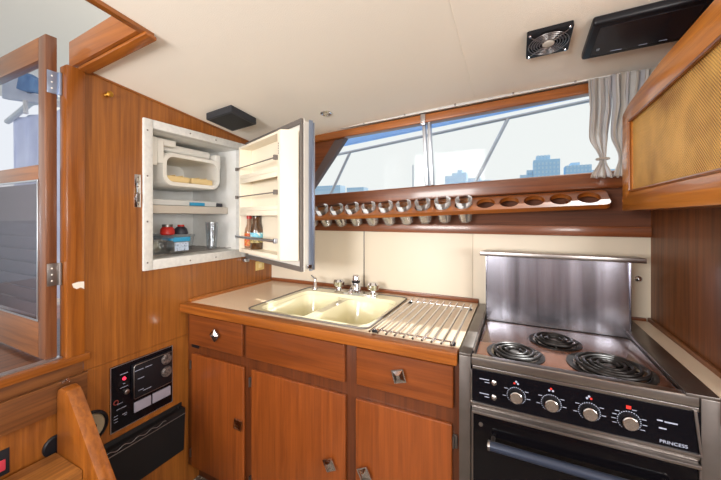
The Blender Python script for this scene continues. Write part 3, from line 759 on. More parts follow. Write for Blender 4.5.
t = tub('food_container', -.145, -.062, -.645, -.545, 1.1405, 1.215, CLEARP, BLUEP, 'small clear food tub with a blue lid at the front of the refrigerator')
b = MB(); b.box(-.0605, -.0595, -.632, -.558, 1.150, 1.192); b.build('label', mat('printed tub label', (190, 206, 226), .5, mottle=(130, (40, 70, 120), .12)), t)
b = MB(); b.box(-.062, -.056, -.640, -.550, 1.196, 1.219, bev=.003); b.build('lid_clip', BLUEP, t)
r = root('jar', (-.20, -.575, 1.2255), 'small red jar with a grey lid stacked on the wide clear food tub', 'jar')
MB().lathe([(0, 0), (.030, 0), (.034, .006), (.033, .03), (.024, .042), (0, .042)], c=(-.20, -.578, 1.2255)).build('jar_body', REDP, r)
MB().lathe([(.025, .0425), (.025, .055), (0, .056)], c=(-.20, -.578, 1.2255)).build('lid', STEELD, r)
r = root('jar', (-.20, -.50, 1.2255), 'dark grey jar beside the red jar on the wide clear food tub', 'jar')
MB().lathe([(0, 0), (.034, 0), (.036, .008), (.030, .03), (.018, .042), (0, .042)], c=(-.20, -.502, 1.2255)).build('jar_body', DARKB, r)
MB().lathe([(.017, .0425), (.017, .052), (0, .053)], c=(-.20, -.502, 1.2255)).build('lid', REDP, r)
r = root('drinking_glass', (-.10, -.37, 1.1405), 'tall clear plastic tumbler at the right of the refrigerator floor', 'glass')
MB().lathe([(0, .003), (.024, .003), (.026, 0), (.034, .150), (.0315, .150), (.025, .006), (0, .006)], c=(-.10, -.385, 1.1405)).build('glass_wall', CLEARP, r)
tr_ = root('food_tray', (-.22, -.50, 1.3785), 'flat clear lidded tray lying on the refrigerator shelf', 'tray')
b = MB(); b.box(-.38, -.112, -.76, -.33, 1.3790, 1.408, bev=.006); b.build('tray_body', mat('frosted clear tray', (204, 206, 206), .25, spec=.7), tr_)
MB().box(-.115, -.105, -.515, -.425, 1.381, 1.399, bev=.003).build('clip', BLUEP, tr_)
MB().box(-.15, -.105, -.345, -.305, 1.379, 1.400, bev=.004).build('corner', DARKB, tr_)
for y0, y1, side in ((-.640, -.515, 'left'), (-.505, -.372, 'right')):
    r = root('ice_tray', (-.2, (y0+y1)/2, 1.4985), 'cream ice cube tray lying at the %s of the freezer compartment' % side, 'ice tray', 'ice trays in the freezer compartment')
    b = MB(); zq = 1.4985
    b.box(-.34, -.105, y0, y1, zq, zq+.032, bev=.010, seg=3)
    b.build('tray_body', TRAYC, r)
    b = MB()
    for k in range(1, 3): b.box(-.33, -.104, y0+(y1-y0)*k/3-.002, y0+(y1-y0)*k/3+.002, zq+.0325, zq+.037, bev=.0008)
    b.build('divider', TRAYC, r)

# latch plate, wooden knob, outlet
lp = root('latch_plate', (.001, -.84, 1.43), 'chrome strike plate on the bulkhead beside the refrigerator frame', 'latch')
MB().box(.0005, .004, -.853, -.828, 1.362, 1.502, bev=.001).build('plate', CHROME, lp)
MB().box(.0045, .010, -.847, -.834, 1.385, 1.42, bev=.002).build('catch', STEELD, lp)
for z in (1.375, 1.45, 1.49): MB().lathe([(.004, 0), (0, .002)], c=(.004, -.84, z), axis=(1, 0, 0), n=10).build('screw', STEELD, lp)
wk = root('coat_knob', (.001, -.953, 1.804), 'small brass coat knob high on the bulkhead beside the door post', 'knob')
MB().lathe([(.010, 0), (.008, .004), (.005, .010), (.010, .016), (.012, .022), (0, .028)], c=(.0005, -.953, 1.804), axis=(1, 0, 0), n=20).build('knob_head', BRASS, wk)
ou = root('wall_outlet', (.001, -.11, 1.012), 'small beige wall outlet below the refrigerator', 'outlet')
MB().box(.0005, .005, -.148, -.075, .985, 1.042, bev=.002).build('plate', BEIGE, ou)
MB().box(.0052, .0065, -.125, -.098, 1.0, 1.027, bev=.001).build('socket', mat('ivory socket', (232, 214, 160), .4), ou)
hl = MB().prism([(.0124, -1.070, 1.078), (.0124, -1.050, 1.082), (.0124, -1.034, 1.080), (.0124, -1.033, 1.052), (.0124, -1.044, 1.060), (.0124, -1.056, 1.056), (.0124, -1.066, 1.064)], (.0006, 0, 0)).build('trim_14', HILITE); struct(hl)  # highlight on the door post, painted as a flat pale patch

# ------------------------------------------------------------------ stereo / radio panel on lower bulkhead
so = root('stereo_panel', (.001, -.81, .585), 'black marine radio control panel with dials and a red lamp', 'radio')
b = MB(); b.box(.0005, .006, -.945, -.688, .452, .717, bev=.001); pb = b.build('face_plate', PANELB, so)
b = MB()
for (y0, y1, z0, z1) in ((-.945, -.688, .714, .7165), (-.945, -.688, .4525, .455), (-.945, -.9425, .455, .714), (-.6905, -.688, .455, .714)): b.box(.0062, .0075, y0, y1, z0, z1)
b.build('border', ALU, so)
b = MB(); b.box(.0062, .022, -.868, -.700, .555, .700, bev=.004); rm = b.build('receiver', BLACK, so)
b = MB()
b.tube([(.0225, -.700, .697), (.0225, -.860, .697), (.0225, -.866, .690), (.0225, -.866, .560), (.0225, -.860, .556), (.0225, -.700, .556)], .0015, 6)
b.build('receiver_trim', STEEL, rm)
for z in (.672, .615):
    d = MB().lathe([(.024, 0), (.023, .006), (.018, .010), (0, .010)], c=(.022, -.727, z), axis=(1, 0, 0), n=28).build('dial', mat('dial grey %d' % int(z*1000), (96, 84, 80), .35, mottle=(120, (40, 36, 36), .2)), rm)
b = MB()
for (y, z, w) in ((-.845, .672, .034), (-.806, .672, .028), (-.838, .635, .026), (-.838, .585, .022), (-.812, .577, .034)): b.box(.0222, .0228, y-w/2, y+w/2, z-.0012, z+.0012)
b.build('receiver_marking', COPPER, rm)
for y0, y1 in ((-.858, -.788), (-.782, -.700)):
    MB().box(.0062, .011, y0, y1, .492, .535, bev=.002).build('meter', METER, so)
MB().lathe([(.007, 0), (.006, .005), (0, .007)], c=(.0062, -.895, .655), axis=(1, 0, 0), n=16).build('lamp', REDL, so)
MB().lathe([(.011, 0), (.010, .010), (.006, .012), (0, .012)], c=(.0062, -.888, .598), axis=(1, 0, 0), n=20).build('volume_knob', STEEL, so)
MB().lathe([(.010, 0), (.0095, .002), (.007, .0025), (.0065, .001)], c=(.0062, -.925, .570), axis=(1, 0, 0), n=20).build('socket', mat('red ring', (130, 50, 40), .4), so)
b = MB()
for (y, z, w) in ((-.895, .675, .03), (-.895, .634, .008), (-.895, .62, .03), (-.91, .56, .02), (-.905, .538, .036), (-.925, .515, .014), (-.925, .503, .014), (-.925, .491, .014), (-.893, .51, .018), (-.89, .503, .01)): b.box(.0062, .0068, y-w/2, y+w/2, z-.0009, z+.0009)
b.build('plate_marking', COPPER, so)
# black pocket below it
pk = root('magazine_pocket', (.001, -.82, .3), 'black vinyl wall pocket with a wavy white line below the radio panel', 'pocket')
b = MB(); b.box(.0005, .004, -1.03, -.640, .195, .425, bev=.001); b.build('back_plate', BLACKM, pk)
b = MB(); b.hexa([(.0045, -1.03, .20), (.02, -1.03, .20), (.02, -.640, .20), (.0045, -.640, .20), (.0045, -1.03, .405), (.03, -1.03, .405), (.03, -.640, .405), (.0045, -.640, .405)]); pf = b.build('pouch', BLACKM, pk)
MB().tube([(.031, -1.03, .379), (.031, -.640, .379)], .0018, 6).build('hem', STEELD, pk)
b = MB(); b.tube([(.006, -.66, .412), (.006, -.66, .392), (.006, -.84, .392)], .0012, 6); b.build('binding', STEELD, pk)
b = MB(); b.tube([(.0315, -.975+.006*i, .394+.0045*math.sin(i*.7)) for i in range(0, 41)], .0014, 6); b.build('wavy_line', STEEL, pk)
# round horn / flood light and black ring behind ladder
hn = root('round_speaker', (.001, -1.015, .515), 'round black speaker with tan cone half behind the ladder rail', 'speaker')
MB().lathe([(.062, 0), (.062, .006), (.054, .012), (.050, .004)], c=(.0005, -1.012, .518), axis=(1, 0, 0), n=36).build('ring', BLACK, hn)
MB().lathe([(.050, .003), (.045, .010), (.022, .004), (.020, .004)], c=(.0005, -1.012, .518), axis=(1, 0, 0), n=32).build('cone', TAUPE, hn)
MB().lathe([(.021, .002), (.019, .012), (0, .016)], c=(.0005, -1.012, .518), axis=(1, 0, 0), n=24).build('dust_cap', BLACK, hn)
hv = root('round_vent', (.001, -1.112, .518), 'round black vent cover low on the wall left of the ladder rail', 'vent')
MB().lathe([(.036, 0), (.036, .006), (.032, .010), (0, .010)], c=(.0005, -1.112, .518), axis=(1, 0, 0), n=36).build('cover', BLACK, hv)
sw = root('switch_recess', (.001, -1.25, .54), 'dark recessed switch box with a red rocker at far left', 'switch')
MB().box(.0005, .004, -1.30, -1.226, .505, .585, bev=.001).build('plate', NAVY, sw)
MB().box(.0045, .010, -1.265, -1.236, .522, .556, bev=.003).build('rocker', mat('pink red rocker', (190, 60, 76), .4), sw)

# ------------------------------------------------------------------ ladder
ld = root('companion_ladder', (.1, -1.3, 0), 'varnished wooden companionway ladder leaning on the left wall', 'ladder')
def stringer(y):
    prof = [(.022, .30), (.022, .705), (.035, .728), (.065, .738), (.095, .728), (.115, .70), (.335, .48), (.62, .0), (.46, 0), (.30, .25)]
    prof = [(.022, .33), (.022, .700), (.030, .722), (.055, .735), (.085, .730), (.108, .712), (.317, .47), (.56, .0), (.40, .0), (.15, .30)]
    return MB().prism([(x, y, z) for x, z in prof], (0, .044, 0), bev=.009).build('stringer', W_Z, ld)
stringer(-1.118); stringer(-1.60)
for xw0, xw1, z in ((.02, .20, .505), (.16, .42, .25)):
    MB().box(xw0+.003, xw1, -1.555, -1.1185, z-.034, z, bev=.005).build('tread', W_STEP, ld)
MB().box(.0225, .034, -1.105, -1.085, .735, .748, bev=.001).build('hook', CHROME, ld)

# ------------------------------------------------------------------ companionway door (open) and what lies aft
dr1 = root('door_1', (-.34, -1.12, .815), kind='structure')
DY0, DY1 = -1.128, -1.096
DXL = -.66; DXR = -.028
b = MB()
b.box(DXR-.056, DXR, DY0, DY1, .815, 1.965, bev=.003); b.box(DXL, DXL+.056, DY0, DY1, .815, 1.965, bev=.003); b.build('stile', W_DZ, dr1)
b = MB(); x0, x1 = DXL+.0565, DXR-.0565
b.box(x0, x1, DY0, DY1, 1.883, 1.965, bev=.002); b.box(x0, x1, DY0, DY1, 1.455, 1.508, bev=.002); b.box(x0, x1, DY0, DY1, .815, .945, bev=.002)
b.build('rail', W_DX, dr1)
MB().box(x0, x1, -1.114, -1.110, 1.5085, 1.8825).build('pane', GLASSD, dr1)
b = MB()
n = 10
for k in range(n):
    z = .953+k*.0485
    b.hexa([(x0+.002, -1.108, z), (x1-.002, -1.108, z), (x1-.002, -1.102, z), (x0+.002, -1.102, z), (x0+.002, -1.123, z+.052), (x1-.002, -1.123, z+.052), (x1-.002, -1.117, z+.052), (x0+.002, -1.117, z+.052)])
b.build('louvre', LOUV, dr1)
b = MB()
for (a0, a1, z0, z1) in ((x0-.004, x1+.004, 1.448, 1.4545), (x0-.004, x1+.004, .9455, .952), (x0-.004, x0+.003, .952, 1.448), (x1-.003, x1+.004, .952, 1.448)): b.box(a0, a1, -1.1315, -1.1282, z0, z1, bev=.0008)
b.build('louvre_frame', ALU, dr1)
MB().box(x0+.003, x1-.003, -1.1300, -1.1285, .952, 1.448).build('insect_screen', pane_mat('screen sheen', (.8, .8, .84), .12), dr1)
for z in (1.80, 1.115):
    b = MB(); b.box(-.0275, -.0245, -1.125, -1.088, z-.04, z+.04, bev=.001); b.box(-.0245, -.0415+.002, -1.0955, -1.0875, z-.04, z+.04) if False else None
    b.tube([(-.022, -1.090, z-.04), (-.022, -1.090, z+.04)], .006, 10); h = b.build('hinge', ALUB if z > 1.5 else STEELD, dr1)
    b = MB()
    for k in (-1, 0, 1): b.lathe([(.003, 0), (0, .0015)], c=(-.0245, -1.112, z+k*.022), axis=(1, 0, 0), n=8)
    b.build('screw', WHITE, h)
struct(MB().box(-2.2, -.031, -2.1, -.4, .76, .80).build('floor_cockpit', W_DECK))
# cream hardtop over the aft deck, with a white beam
b = MB(); b.hexa([(-2.3, -2.6, 2.36), (HX+.02, -2.6, 2.36), (HX+.02, -.5, 2.30), (-2.3, -.5, 2.30), (-2.3, -2.6, 2.4), (HX+.02, -2.6, 2.4), (HX+.02, -.5, 2.34), (-2.3, -.5, 2.34)])
hb = tag(b.build('canvas_top', HARDTOP), 'cream canvas top over the aft deck seen above the open door', 'roof')
bm_ = MB().box(-.06, .0, -2.3, -.6, 2.24, 2.30, bev=.004).build('roof_beam', GELW); tag(bm_, 'white roof beam under the cream canvas top above the hatch', 'beam')
# canvas, panel and boats beyond the door pane
cv = root('boat_cover', (-1.3, -.80, 2.1), 'blue canvas boat cover seen through the door glass', 'cover')
b = MB(); b.prism([(-1.30, -.80, 2.20), (-1.24, -.80, 2.205), (-.93, -.80, 2.06), (-.93, -.80, 2.00), (-1.08, -.80, 2.05), (-1.25, -.80, 2.09), (-1.34, -.80, 2.12)], (0, .05, 0), bev=.008); b.build('canvas', BLUEC, cv)
b = MB(); b.prism([(-1.62, -.78, 2.25), (-1.34, -.78, 2.20), (-1.25, -.78, 2.085), (-1.08, -.78, 2.045), (-.90, -.78, 1.985), (-.90, -.78, 1.95), (-1.2, -.78, 2.02), (-1.62, -.78, 2.11)], (0, .04, 0), bev=.008); b.build('canvas_fold', GREYC, cv)
b = MB(); b.tube([(-1.235, -.79, 2.03), (-1.225, -.79, 1.95)], .012, 8); b.build('pole', GELW, cv)
pn = root('cockpit_panel', (-1.5, -.7, .8), 'pale lavender canvas side curtain hanging behind the door glass', 'canvas')
b = MB()
bb = bmesh.new(); W = 24; rows = 8; V = {}
for i in range(W+1):
    for j in range(rows+1):
        x = -1.72+.72*i/W; z = .82+(1.19-.04*i/W)*j/rows
        V[i, j] = bb.verts.new((x, -.70+.008*math.sin(i*.9+j*.3), z))
for i in range(W):
    for j in range(rows): bb.faces.new((V[i, j], V[i+1, j], V[i+1, j+1], V[i, j+1]))
r_ = bmesh.ops.solidify(bb, geom=bb.faces[:], thickness=.004)
b.add(bb); b.build('canvas', GREYC, pn)
MB().tube([(-1.73, -.72, 1.985), (-1.36, -.72, 2.06), (-1.0, -.72, 2.02)], .018, 10).build('rolled_hem', GELW, pn)
bo = root('moored_boat', (-7, 4, -.2), 'white moored boat with dark windows far behind the door glass', 'boat')
b = MB(); b.hexa([(-9.5, 3.2, -.3), (-5.6, 3.2, -.3), (-5.6, 4.6, -.3), (-9.5, 4.6, -.3), (-9.9, 2.9, 1.0), (-5.3, 2.9, 1.0), (-5.3, 4.9, 1.0), (-9.9, 4.9, 1.0)], bev=.05); b.build('hull', GELW, bo)
b = MB(); b.hexa([(-8.6, 3.3, 1.0), (-6.0, 3.3, 1.0), (-6.0, 4.5, 1.0), (-8.6, 4.5, 1.0), (-8.2, 3.4, 2.25), (-6.3, 3.4, 2.25), (-6.3, 4.4, 2.25), (-8.2, 4.4, 2.25)], bev=.05); b.build('cabin', GELW, bo)
b = MB(); b.box(-8.0, -7.2, 3.27, 3.30, 1.3, 2.0, bev=.01); b.box(-7.0, -6.4, 3.27, 3.30, 1.3, 2.0, bev=.01); b.build('window', mat('teal boat window', (70, 130, 150), .2), bo)

# ------------------------------------------------------------------ glass rack and tumblers
TILT = math.radians(36)
SL = math.atan(.039)
RX0, RX1 = .27, 1.790
rackM = Matrix.Translation((1.78, -.094, 1.3925)) @ Matrix.Rotation(-SL, 4, 'Y') @ Matrix.Rotation(TILT, 4, 'X')
gr = root('glass_rack', (1.05, -.09, 1.37), 'long varnished wooden shelf with round holes holding tumblers under the window', 'glass rack')
def prot(x): return x-1.78
outer = rrect(prot(RX0), prot(RX1), -.054, .052, .022, 5)
hx = [1.725-.0972*i for i in range(15)]
b = MB(); b.plate(outer, [circ(prot(x), .0, .0395, 30) for x in hx], -.010, .010, m=rackM); b.build('board', W_X, gr)
b = MB()
for x in (.45, 1.10, 1.66):
    z = 1.3925-.039*(1.78-x)
    b.prism([(x-.006, -.0425, z+.0), (x-.006, -.0008, z-.03), (x-.006, -.0008, z+.0), (x-.006, -.0425, z+.022)], (.012, 0, 0))
b.build('bracket', W_XD, gr)
def cut(j, k, r, h):
    if 2 <= j <= 8: return .003*(1 if (k//2+j) % 2 else -1)
    return 0
gprof = [(0, 0), (.022, 0), (.0265, .004), (.0275, .012), (.0285, .020), (.0295, .028), (.0305, .036), (.0315, .044), (.0325, .052), (.034, .060), (.0362, .088), (.0386, .122), (.0374, .1225),
         (.0350, .088), (.0318, .058), (.0290, .030), (.0260, .010), (0, .008)]
b = MB(); b.lathe(gprof, n=36, mod=cut)
gmesh_obj = None
names = ['first', 'second', 'third', 'fourth', 'fifth', 'sixth', 'seventh', 'eighth', 'ninth', 'tenth']
for i, x in enumerate(hx[5:15]):
    c = rackM @ Vector((prot(x), 0, -.082+.004*random.uniform(-1, 1)))
    if gmesh_obj is None: o = gmesh_obj = b.build('tumbler', TUMB, None, smooth=25)
    else: o = gmesh_obj.copy(); COL.objects.link(o)
    o.matrix_world = Matrix.Translation(c) @ Matrix.Rotation(TILT, 4, 'X') @ Matrix.Rotation(random.uniform(0, 6), 4, 'Z')
    lb = 'cut glass tumbler in the wooden rack, nearest the empty holes' if i == 0 else ('cut glass tumbler in the wooden rack, nearest the refrigerator door' if i == 9 else 'cut glass tumbler in the wooden rack, %s from the empty holes' % names[i])
    tag(o, lb, 'glass', 'cut glass tumblers hanging in the wooden rack')

# ------------------------------------------------------------------ ceiling fittings
def plane_box(b, x0, x1, y0, y1, t, bev, seg=3, top_in=0):
    P = []
    for (x, y) in ((x0, y0), (x1, y0), (x1, y1), (x0, y1)): P.append((x, y, zc(x, y)-t))
    for (x, y) in ((x0-top_in, y0-top_in), (x1+top_in, y0-top_in), (x1+top_in, y1+top_in), (x0-top_in, y1+top_in)): P.append((x, y, zc(x, y)-.0008))
    b.hexa(P, bev=bev, seg=seg)
sp = root('ceiling_speaker', (.18, -.5, 1.82), 'square charcoal speaker on the ceiling above the open refrigerator', 'speaker')
b = MB(); plane_box(b, .092, .262, -.575, -.412, .034, .004); b.build('housing', SPK, sp)
b = MB(); P = []
for t in (.0352, .0344):
    for (x, y) in ((.104, -.563), (.250, -.563), (.250, -.424), (.104, -.424)): P.append((x, y, zc(x, y)-t))
b.hexa(P); b.build('grille', BLACKM, sp)
sp2 = root('ceiling_screen', (1.8, -.4, 1.9), 'large black monitor like unit on the ceiling above the cane locker', 'monitor')
b = MB(); plane_box(b, 1.668, 1.944, -.490, -.296, .028, .010, top_in=.0); b.build('housing', BLACK, sp2)
b = MB(); P = []
for t in (.0296, .0285):
    for (x, y) in ((1.690, -.470), (1.925, -.470), (1.925, -.318), (1.690, -.318)): P.append((x, y, zc(x, y)-t))
b.hexa(P); b.build('face', mat('dark glossy face', (30, 28, 34), .25), sp2)
MB().box(1.702, 1.710, -.358, -.346, zc(1.706, -.352)-.0315, zc(1.706, -.352)-.0298).build('switch', ALU, sp2)
b = MB()
for x, w in ((1.76, .03), (1.83, .022), (1.88, .02)): b.box(x-w/2, x+w/2, -.3275, -.3255, zc(x, -.326)-.0310, zc(x, -.326)-.0298)
b.build('marking', COPPER, sp2)
# ventilator fan
fn = root('ceiling_fan_vent', (1.556, -.426, 1.91), 'small square black ventilator fan with wire guard in the ceiling', 'fan')
fx, fy = 1.556, -.427
nrm = Vector(((.10-.04*fx), -.113, -1)).normalized()      # pointing down out of the ceiling
fm = Matrix.Translation((fx, fy, zc(fx, fy)))
zax = nrm; xax = Vector((1, 0, .10-.04*fx)).normalized(); yax = zax.cross(xax)
R4 = Matrix((xax, yax, zax)).transposed().to_4x4(); fm = fm @ R4
b = MB(); b.plate(rrect(-.064, .064, -.070, .070, .006, 3), [circ(0, 0, .058, 32)], .001, .014, m=fm); b.build('frame', BLACK, fn)
b = MB(); b.lathe([(.057, .0012), (0, .0012)]).xf(fm); b.build('back', NAVY, fn)
b = MB(); b.lathe([(.019, .0015), (.019, .006), (.0175, .0182), (.016, .0192), (0, .0194)]).xf(fm); hub = b.build('hub', mat('pale hub label', (206, 200, 190), .5), fn)
b = MB()
for k in range(7):
    a = 2*PI*k/7; m2 = fm @ Matrix.Rotation(a, 4, 'Z')
    c = MB(); c.hexa([(.020, -.008, .002), (.054, -.014, .002), (.054, .006, .0055), (.020, .006, .0055), (.020, -.008, .003), (.054, -.014, .003), (.054, .006, .0065), (.020, .006, .0065)]); c.xf(m2)
    me = bpy.data.meshes.new('k'); c.bm.to_mesh(me); b.bm.from_mesh(me); c.bm.free()
b.build('blade', mat('grey fan blade', (88, 84, 92), .4), fn)
b = MB()
for R_ in (.026, .034, .042, .050, .058): b.tube([(R_*math.cos(2*PI*k/32), R_*math.sin(2*PI*k/32), .0165) for k in range(32)], .0014, 6, closed=True)
for k in range(4):
    a = PI/4+PI/2*k; b.tube([(.020*math.cos(a), .020*math.sin(a), .0175), (.074*math.cos(a), .074*math.sin(a), .0160)], .0015, 6)
b.xf(fm); b.build('guard', STEEL, fn)
b = MB()
for sx in (-1, 1):
    for sy in (-1, 1): b.lathe([(.005, .0142), (.004, .017), (0, .0175)], c=(sx*.055, sy*.061, 0), n=12)
b.xf(fm); b.build('screw', CHROME, fn)
dl = root('downlight', (.602, -.287, 1.84), 'small round chrome downlight in the ceiling above the refrigerator door', 'light')
b = MB(); b.lathe([(.028, .001), (.028, .004), (.023, .007), (.018, .003), (.018, .001)])
nz = Vector(((.10-.04*.6), -.113, -1)).normalized(); xx = Vector((1, 0, .10-.04*.6)).normalized(); dm = Matrix.Translation((.602, -.287, zc(.602, -.287))) @ Matrix((xx, nz.cross(xx), nz)).transposed().to_4x4()
b.xf(dm); b.build('bezel', CHROME, dl)
b = MB(); b.lathe([(.0175, .0015), (.012, .003), (0, .004)]).xf(dm); b.build('lens', mat('lamp lens', (224, 214, 196), .2), dl)

# ------------------------------------------------------------------ cane locker at right
CX = 1.82
lk = root('cane_locker', (1.88, -.6, 1.34), 'wooden overhead locker with woven cane door panel above the stove', 'cabinet')
b = MB(); b.hexa([(CX+.02, -1.2, 1.347), (XR-.001, -1.2, 1.347), (XR-.001, -.15, 1.345), (CX+.02, -.15, 1.345), (CX+.02, -1.2, 1.80), (XR-.001, -1.2, 1.80), (XR-.001, -.15, 1.72), (CX+.02, -.15, 1.72)])
b.build('body', W_LOCK, lk)
# door frame as rails and stiles
dfr = MB()
def yz(pts, x0, x1, bev=.003): dfr.prism([(x0, y, z) for y, z in pts], (x1-x0, 0, 0), bev=bev)
yz([(-1.2, 1.345), (-.147, 1.343), (-.147, 1.372), (-.24, 1.411), (-1.2, 1.414)], CX, CX+.0198)
yz([(-1.2, 1.682), (-.235, 1.658), (-.147, 1.70), (-.22, 1.722), (-.50, 1.753), (-1.2, 1.772)], CX, CX+.0198)
yz([(-.241, 1.406), (-.147, 1.372), (-.147, 1.70), (-.235, 1.662)], CX, CX+.0198)
ldr = dfr.build('door', W_LOCK, lk)
b = MB(); b.prism([(CX+.008, y, z) for y, z in ((-1.2, 1.413), (-.240, 1.410), (-.234, 1.659), (-1.2, 1.683))], (.004, 0, 0)); b.build('cane_panel', CANE, ldr)
b = MB(); b.tube([(CX-.001, -1.19, 1.413), (CX-.001, -.243, 1.4105), (CX-.001, -.237, 1.657), (CX-.001, -1.19, 1.681)], .0045, 8); b.build('bead', W_Z, ldr)
# ------------------------------------------------------------------ curtain
cu = root('window_curtain', (1.82, -.12, 1.47), 'gathered striped sheer curtain at the right end of the window', 'curtain')
def panel(keys, n, amp, yc, phase, name='curtain_panel'):
    # keys: (z, xl, xr)
    bb = bmesh.new(); uvl = bb.loops.layers.uv.new('UVMap'); rows = 40; cols = n*14
    ks = sorted(keys); V = {}
    for j in range(rows+1):
        z = ks[0][0]+(ks[-1][0]-ks[0][0])*j/rows
        for a, c in zip(ks, ks[1:]):
            if a[0] <= z <= c[0]+1e-9:
                t = (z-a[0])/(c[0]-a[0]); t = t*t*(3-2*t); xl = a[1]+(c[1]-a[1])*t; xr = a[2]+(c[2]-a[2])*t; break
        w = xr-xl
        for i in range(cols+1):
            s = i/cols; am = amp*min(1, .45+w*6)
            x = xl+w*s+w/n*.22*math.sin(4*PI*n*s+j*.03); y = yc+am*math.sin(2*PI*n*s+phase+.25*math.sin(j*.12))+.003*math.sin(9*s+j*.35)
            zt = z+(.004*math.sin(2*PI*n*s) if j in (0, rows) else 0)
            V[i, j] = bb.verts.new((x, y, zt))
    for i in range(cols):
        for j in range(rows):
            f = bb.faces.new((V[i, j], V[i+1, j], V[i+1, j+1], V[i, j+1]))
            for lp, (a, c) in zip(f.loops, ((i, j), (i+1, j), (i+1, j+1), (i, j+1))): lp[uvl].uv = (a/cols*n/3, c/rows)
    b = MB(); b.add(bb); o = b.build(name, CURT, cu, smooth=80)
    md = o.modifiers.new('s', 'SOLIDIFY'); md.thickness = .0012
    return o
panel([(1.868, 1.722, 1.790), (1.76, 1.725, 1.792), (1.64, 1.722, 1.783), (1.545, 1.758, 1.776), (1.475, 1.728, 1.800)], 3, .012, -.115, 0)
panel([(1.872, 1.792, 1.940), (1.76, 1.795, 1.925), (1.64, 1.792, 1.875), (1.545, 1.818, 1.845), (1.475, 1.802, 1.88)], 5, .012, -.118, 1)
b = MB(); b.tube([(1.752+.02*math.cos(a)+.015, -.115+.019*math.sin(a), 1.548) for a in [2*PI*k/16 for k in range(16)]], .004, 6, closed=True)
b.build('tie', CURT, cu)

# ------------------------------------------------------------------ outside the window
r = root('deck_rail', (1.0, .55, 1.6), 'grey tubular frame with raked struts outside the galley window', 'rail')
b = MB(); b.tube([(-.1, .55, 1.79), (.255, .55, 1.822), (2.3, .55, 2.03)], .010, 10); b.build('tube', RAILW, r)
for (p, q_) in (((.298, .55, 1.82), (.095, .55, 1.45)), ((1.417, .55, 1.935), (1.19, .55, 1.48))):
    MB().tube([p, q_], .011, 10).build('strut', RAILW, r)
MB().box(.085, .125, .53, .57, 1.46, 1.50, bev=.004).build('foot', RAILW, r)
aw = root('awning_edge', (1.0, .6, 1.95), 'blue canvas awning edge just under the window header outside', 'awning')
b = MB(); b.hexa([(-.2, .60, 1.862), (2.4, .60, 2.085), (2.4, .66, 2.09), (-.2, .66, 1.87), (-.2, .60, 1.96), (2.4, .60, 2.19), (2.4, .66, 2.2), (-.2, .66, 1.97)])
b.build('canvas', AWN, aw)
ma = MB().tube([(-2.577, 12, -1), (-2.577, 12, 3.6)], .03, 8).build('sailboat_mast', RAILW); tag(ma, 'thin sailboat mast standing far outside the left window pane', 'mast')
# skyline
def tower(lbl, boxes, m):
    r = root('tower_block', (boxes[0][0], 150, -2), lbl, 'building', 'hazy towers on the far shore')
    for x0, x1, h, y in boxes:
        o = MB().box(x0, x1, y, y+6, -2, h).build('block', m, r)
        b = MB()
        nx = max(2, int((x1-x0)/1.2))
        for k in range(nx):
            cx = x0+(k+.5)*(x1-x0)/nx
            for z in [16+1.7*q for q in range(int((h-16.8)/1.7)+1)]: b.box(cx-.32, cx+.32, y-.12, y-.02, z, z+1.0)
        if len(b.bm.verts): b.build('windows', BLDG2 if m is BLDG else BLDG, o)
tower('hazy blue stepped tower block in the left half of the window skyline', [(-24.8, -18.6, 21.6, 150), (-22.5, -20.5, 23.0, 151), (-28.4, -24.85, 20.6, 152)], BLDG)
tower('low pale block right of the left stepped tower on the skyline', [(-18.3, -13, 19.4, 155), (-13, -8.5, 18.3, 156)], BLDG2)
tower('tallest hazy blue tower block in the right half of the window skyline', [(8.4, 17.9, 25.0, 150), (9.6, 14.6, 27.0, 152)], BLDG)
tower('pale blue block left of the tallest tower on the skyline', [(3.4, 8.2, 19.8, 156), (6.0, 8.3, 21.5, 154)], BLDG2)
tower('wide hazy blue block right of the tallest tower on the skyline', [(19.9, 28.6, 22.0, 151), (22.0, 25.0, 23.4, 153)], BLDG)
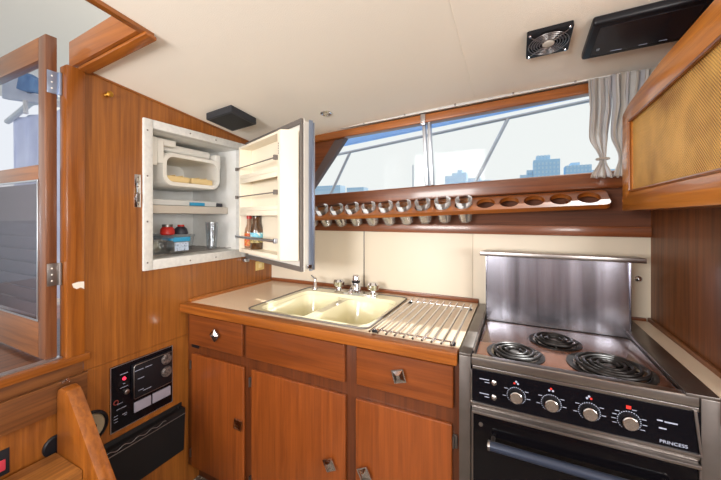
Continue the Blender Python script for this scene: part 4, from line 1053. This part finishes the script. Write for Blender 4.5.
tower('pale low block at the far right of the skyline', [(30, 44, 20.6, 158)], BLDG2)
tower('pale low shoreline block seen past the raked window end', [(-108, -84, 18.6, 150), (-80, -70, 17.0, 150)], BLDG2)
struct(MB().box(-400, 400, -200, 400, -2.2, -2.0).build('water', WATERM))

# ------------------------------------------------------------------ light
w = bpy.data.worlds.new('World'); scene.world = w; w.use_nodes = True
bg = w.node_tree.nodes['Background']; bg.inputs[0].default_value = (.90, .90, .87, 1); bg.inputs[1].default_value = 1.0
def area(name, loc, rot, sx, sy, power, col=(1, 1, 1)):
    l = bpy.data.lights.new(name, 'AREA'); l.shape = 'RECTANGLE'; l.size = sx; l.size_y = sy; l.energy = power; l.color = col
    o = bpy.data.objects.new(name, l); COL.objects.link(o); o.location = loc; o.rotation_euler = rot; return o
# added fill lamps outside the unseen saloon windows, tilted up to brighten the ceiling
area('near_fill_light', (.6, YN-.06, 1.48), (PI/2+.36, 0, 0), 1.0, .62, 62, (1, .98, .95))
area('near_fill_light', (2.9, YN-.06, 1.48), (PI/2+.36, 0, .25), .8, .62, 50, (1, .98, .95))
area('saloon_fill_light', (XE+.05, -1.9, 1.45), (0, PI/2+.36, 0), .6, 1.7, 48, (1, .98, .95))
s = bpy.data.lights.new('sun', 'SUN'); s.energy = 4.8; s.angle = .012; s.color = (1, .97, .92)
so_ = bpy.data.objects.new('sun', s); COL.objects.link(so_); so_.rotation_euler = Vector((-.20, -.645, -1.0)).to_track_quat('-Z', 'Y').to_euler()

# ------------------------------------------------------------------ camera
cam = bpy.data.cameras.new('camera'); cam.sensor_width = 36; cam.lens = 36*320/721; cam.shift_y = -23/721; cam.clip_start = .02; cam.clip_end = 1000
co = bpy.data.objects.new('camera', cam); COL.objects.link(co); co.location = (1.457, -1.659, 1.32)
co.rotation_euler = (PI/2, 0, math.atan(154.5/320))
scene.camera = co
vs = scene.view_settings; scene.display_settings.display_device = 'sRGB'
vs.view_transform = 'Standard'; vs.look = 'None'; vs.gamma = 1; vs.use_curve_mapping = False; vs.exposure = .12
